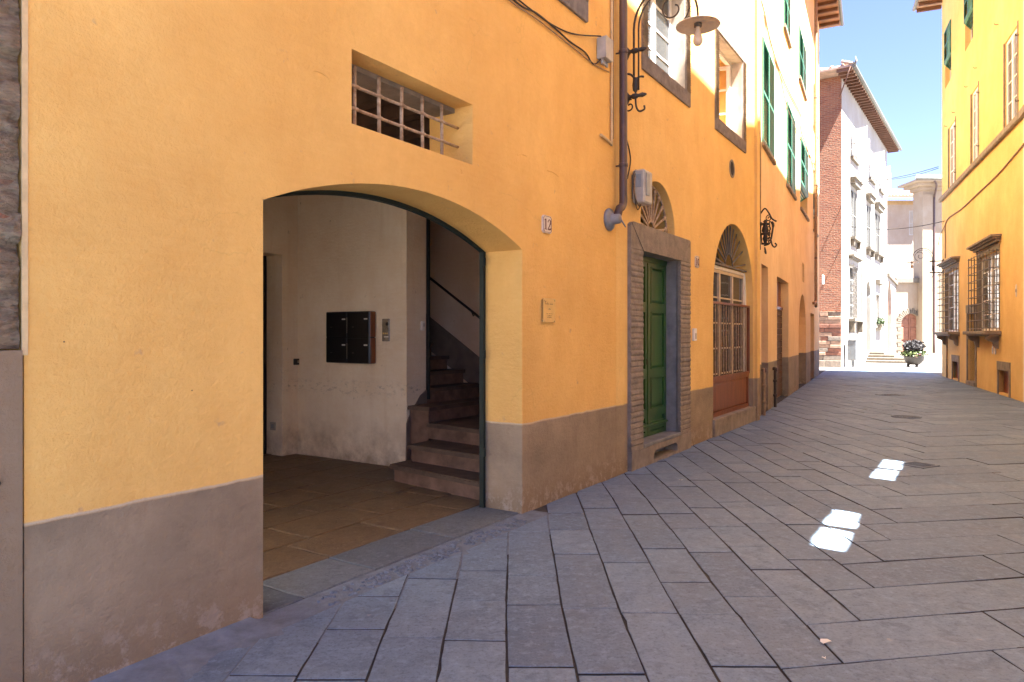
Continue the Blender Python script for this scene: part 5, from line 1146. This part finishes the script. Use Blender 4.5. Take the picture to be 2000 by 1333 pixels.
cable(F0, smooth_path([rpx(1850, 434), rpx(1838, 460), rpx(1834, 480)]), .014, 'cablet', 'wall_wire', 'short tan cable looping at the golden house corner', 'wire')
cable(F0, [rpx(1851, 655), rpx(1851, 742)], .028, 'cablet', 'conduit', 'tan conduit from the pavement up to the small caged window sill', 'conduit')
for i, (x, y) in enumerate(((1950, 48), (1908, 133), (1890, 170), (1865, 220), (1850, 247))): hk = MB(); hk.tube([(0, .01, 0), (0, -.07, 0), (0, -.09, .04)], .012, 5); ho = hk.build('wall_hook', 'cablet', hr_); ho.location = (rpx(x, y)[0], 0, rpx(x, y)[2])
# lamp on its far corner
u = .35; hl_ = CH + (HZ - 532) * F0.w(u).y / FPX; hu_ = CH + (HZ - 510) * F0.w(u).y / FPX; e2 = out_from(F0, u, 1781); e1 = out_from(F0, u, 1824); hd = CH + (HZ - 513) * F0.w(u, -e2).y / FPX
wall_lamp(F0, u, hl_, hu_, e1, e2, hd, 'small wrought iron street lamp at the golden house corner', .22)
# unseen terrace shell beyond it, shaped to shade the street and bounce light
hz_ = FR[1].thing('house', 'unseen pale terrace shell along the street, shaped for its shade and sun patches', 'house')
patches = [[(1645, 1014), (1600, 1048)], [(1727, 906), (1722, 926)]]; seg_holes = {1: [], 2: [], 3: []}
for pr in patches:
    cs_ = []
    for x, y in pr:
        z = CH * FPX / (y - HZ); gx = (x - 1000) / FPX * z
        for i in (1, 2, 3):
            fr = FR[i]; L = (Vector(RW[i + 1]) - Vector(RW[i])).length; den = fr.N.dot(SH); s = (fr.N.dot(fr.P) - fr.N.dot(Vector((gx, z)))) / den
            u, _ = fr.loc((gx + SH.x * s, z + SH.y * s))
            if 0 <= u <= L and s > 0: cs_.append((i, u, s * math.tan(SUN_E))); break
    if len(cs_) == 2 and cs_[0][0] == cs_[1][0]:
        (i, ua, ha), (_, ub, hb2) = cs_; hm = (ha + hb2) / 2; lo, hi = min(ua, ub), max(ua, ub); wd = (hi - lo) - .09
        for cc_ in (lo, hi):      # uneven holes added so that sun through them draws the paving patches
            seg_holes[i].append([(cc_ + wd / 2 * x_ + R(-.02, .02), hm + .32 * z_ + R(-.03, .03)) for x_, z_ in ((-1, -1), (-.3, -1), (.4, -1), (1, -1), (1, -.2), (1, .5), (1, 1), (.2, 1), (-.5, 1), (-1, 1), (-1, .3), (-1, -.4))])
for i in (1, 2, 3):
    L = (Vector(RW[i + 1]) - Vector(RW[i])).length; fr = FR[i]
    hl = seg_holes[i]; wl = wall('wall', rect(0.0, L, -.4, HR), hl, 0, .10, 'plasterT', hz_); q = Matrix.Translation(fr.w(0) - FR[1].w(0)); Mx = Matrix.Rotation(-FR[1].a, 4, 'Z') @ q @ Matrix.Rotation(fr.a, 4, 'Z'); wl.matrix_basis = Mx
    ev_ = MB(); ev_.box(-.2, L + .2, -.8, .3, HR, HR + .1); eo = ev_.build('eave', 'tile', hz_); eo.matrix_basis = Mx  # eave strip alone, no roof behind it, so sun reaches the added holes
    MB().box(0, L, -.09, -.001, sz - .09, sz + .07).build('string_course', 'sill', hz_).matrix_basis = Mx

# ------------------------------------------------------------------ planter, street ironwork, overhead wires
px_, pz_ = 1785, 717; z = CH * FPX / (pz_ - HZ); t = thing('planter_bowl', 'round dark bowl planter with a purple shrub in the street', 'planter', ((px_ - 1000) / FPX * z, z, 0))
MB().lathe([(.001, .10), (.2, .10), (.30, .16), (.40, .30), (.44, .46), (.46, .50), (.43, .51), (.40, .48), (.001, .46)], 24).build('bowl', 'pot', t); MB().lathe([(.41, .475), (.001, .49)], 20).build('soil', 'soil', t)
for a in range(3): MB().lathe([(.001, 0), (.06, 0), (.07, .05), (.06, .14), (.001, .15)], 10, (.24 * cos(a * 2.1 + .5), .24 * sin(a * 2.1 + .5), -.004)).build('foot', 'pot', t)
foliage(1500, (0, 0, .94), (.47, .45, .30), .10, zmin=.62).build('shrub', 'leafp', t, kind='stuff'); MB().tube([(0, 0, .45), (.02, 0, .9)], .03, 6).build('stem', 'rafter', t)
foliage(500, (0, 0, .62), (.55, .53, .15), .12).build('trailing_leaves', 'leafg', t, kind='stuff'); foliage(260, (-.1, -.1, .58), (.57, .5, .13), .12).build('lime_leaves', 'leafl', t, kind='stuff')
foliage(20, (.15, -.4, .62), (.3, .2, .1), .10).build('white_flowers', 'flower', t, kind='stuff'); foliage(14, (-.1, -.42, .56), (.18, .15, .1), .10).build('pink_flowers', 'flowerp', t, kind='stuff')
def gpt(x, y): z = CH * FPX / (y - HZ); return ((x - 1000) / FPX * z, z)
def grate(x, y, w_, d_, label, rnd=False, ang=0.0):
    gx, gz = gpt(x, y); t = thing('manhole_cover', label, 'manhole cover', (gx, gz, .003), ang)
    if rnd: MB().lathe([(.001, .008), (w_ / 2 - .05, .008), (w_ / 2 - .045, .004), (w_ / 2 - .03, .004), (w_ / 2 - .025, .01), (w_ / 2, .01), (w_ / 2, -.02)], 28).build('rim', 'cover', t)
    else: MB().box(-w_ / 2, w_ / 2, -d_ / 2, d_ / 2, -.02, .006, .003).build('plate', 'cover', t)
    st_ = MB(); n = 7
    for i in range(n):
        xx = -w_ * .32 + w_ * .64 * i / (n - 1); L = d_ * .4 if not rnd else sqrt(max(0, (w_ * .4) ** 2 - xx * xx)); st_.box(xx - w_ * .02, xx + w_ * .02, -L, L, .0065 if not rnd else .0085, .013)
    st_.build('tread_pattern', 'cover', t)
grate(1795, 909, .32, .3, 'small square iron manhole cover between the sun patches', False, .5)
grate(1738, 772, .6, .3, 'long iron drain cover far down the street', False, .1); grate(1770, 815, .5, .5, 'round iron manhole cover in the middle of the street', True)
def span(a, b, sag, r, label):
    a, b = Vector(a), Vector(b); pts = [(b - a) * (i / 16) - Vector((0, 0, 4 * sag * (i / 16) * (1 - i / 16))) for i in range(17)]; o = MB().tube(pts, r, 5).build('overhead_wire', 'cable'); o.location = a; tag(o, label, 'wire')
Wp = lambda x, y: FW.w(*[FW.px(x, y)[0], 0, FW.px(x, y)[1]]); Rp = lambda x, y: F0.w(F0.px(x, y)[0], 0, F0.px(x, y)[1])
span(Wp(1648, 358), Rp(1833, 326), .15, .014, 'upper overhead wire from the white house to the golden house'); span(Wp(1690, 350), Rp(1833, 329), .2, .014, 'second overhead wire just below the upper one'); span(Wp(1648, 440), Rp(1845, 432), .25, .014, 'lowest overhead wire crossing the end of the street')
lt = MB()
for x, y, s in ((1612, 1258, .035), (1603, 903, .02), (1330, 940, .025), (1609, 1290, .012)):
    gx, gz = gpt(x, y); m_ = 6; r_ = [R(.6, 1.2) for _ in range(m_)]
    o = MB(); o.add([(s * r_[i] * cos(i * 2 * pi / m_), s * .6 * r_[i] * sin(i * 2 * pi / m_), .002 + R(0, .012)) for i in range(m_)], [tuple(range(m_))]); oo = o.build('paper_scrap', 'white'); oo.location = (gx, gz, .006); tag(oo, 'tiny white scrap of paper lying on the paving slabs', 'litter', 'paper scraps on the paving')
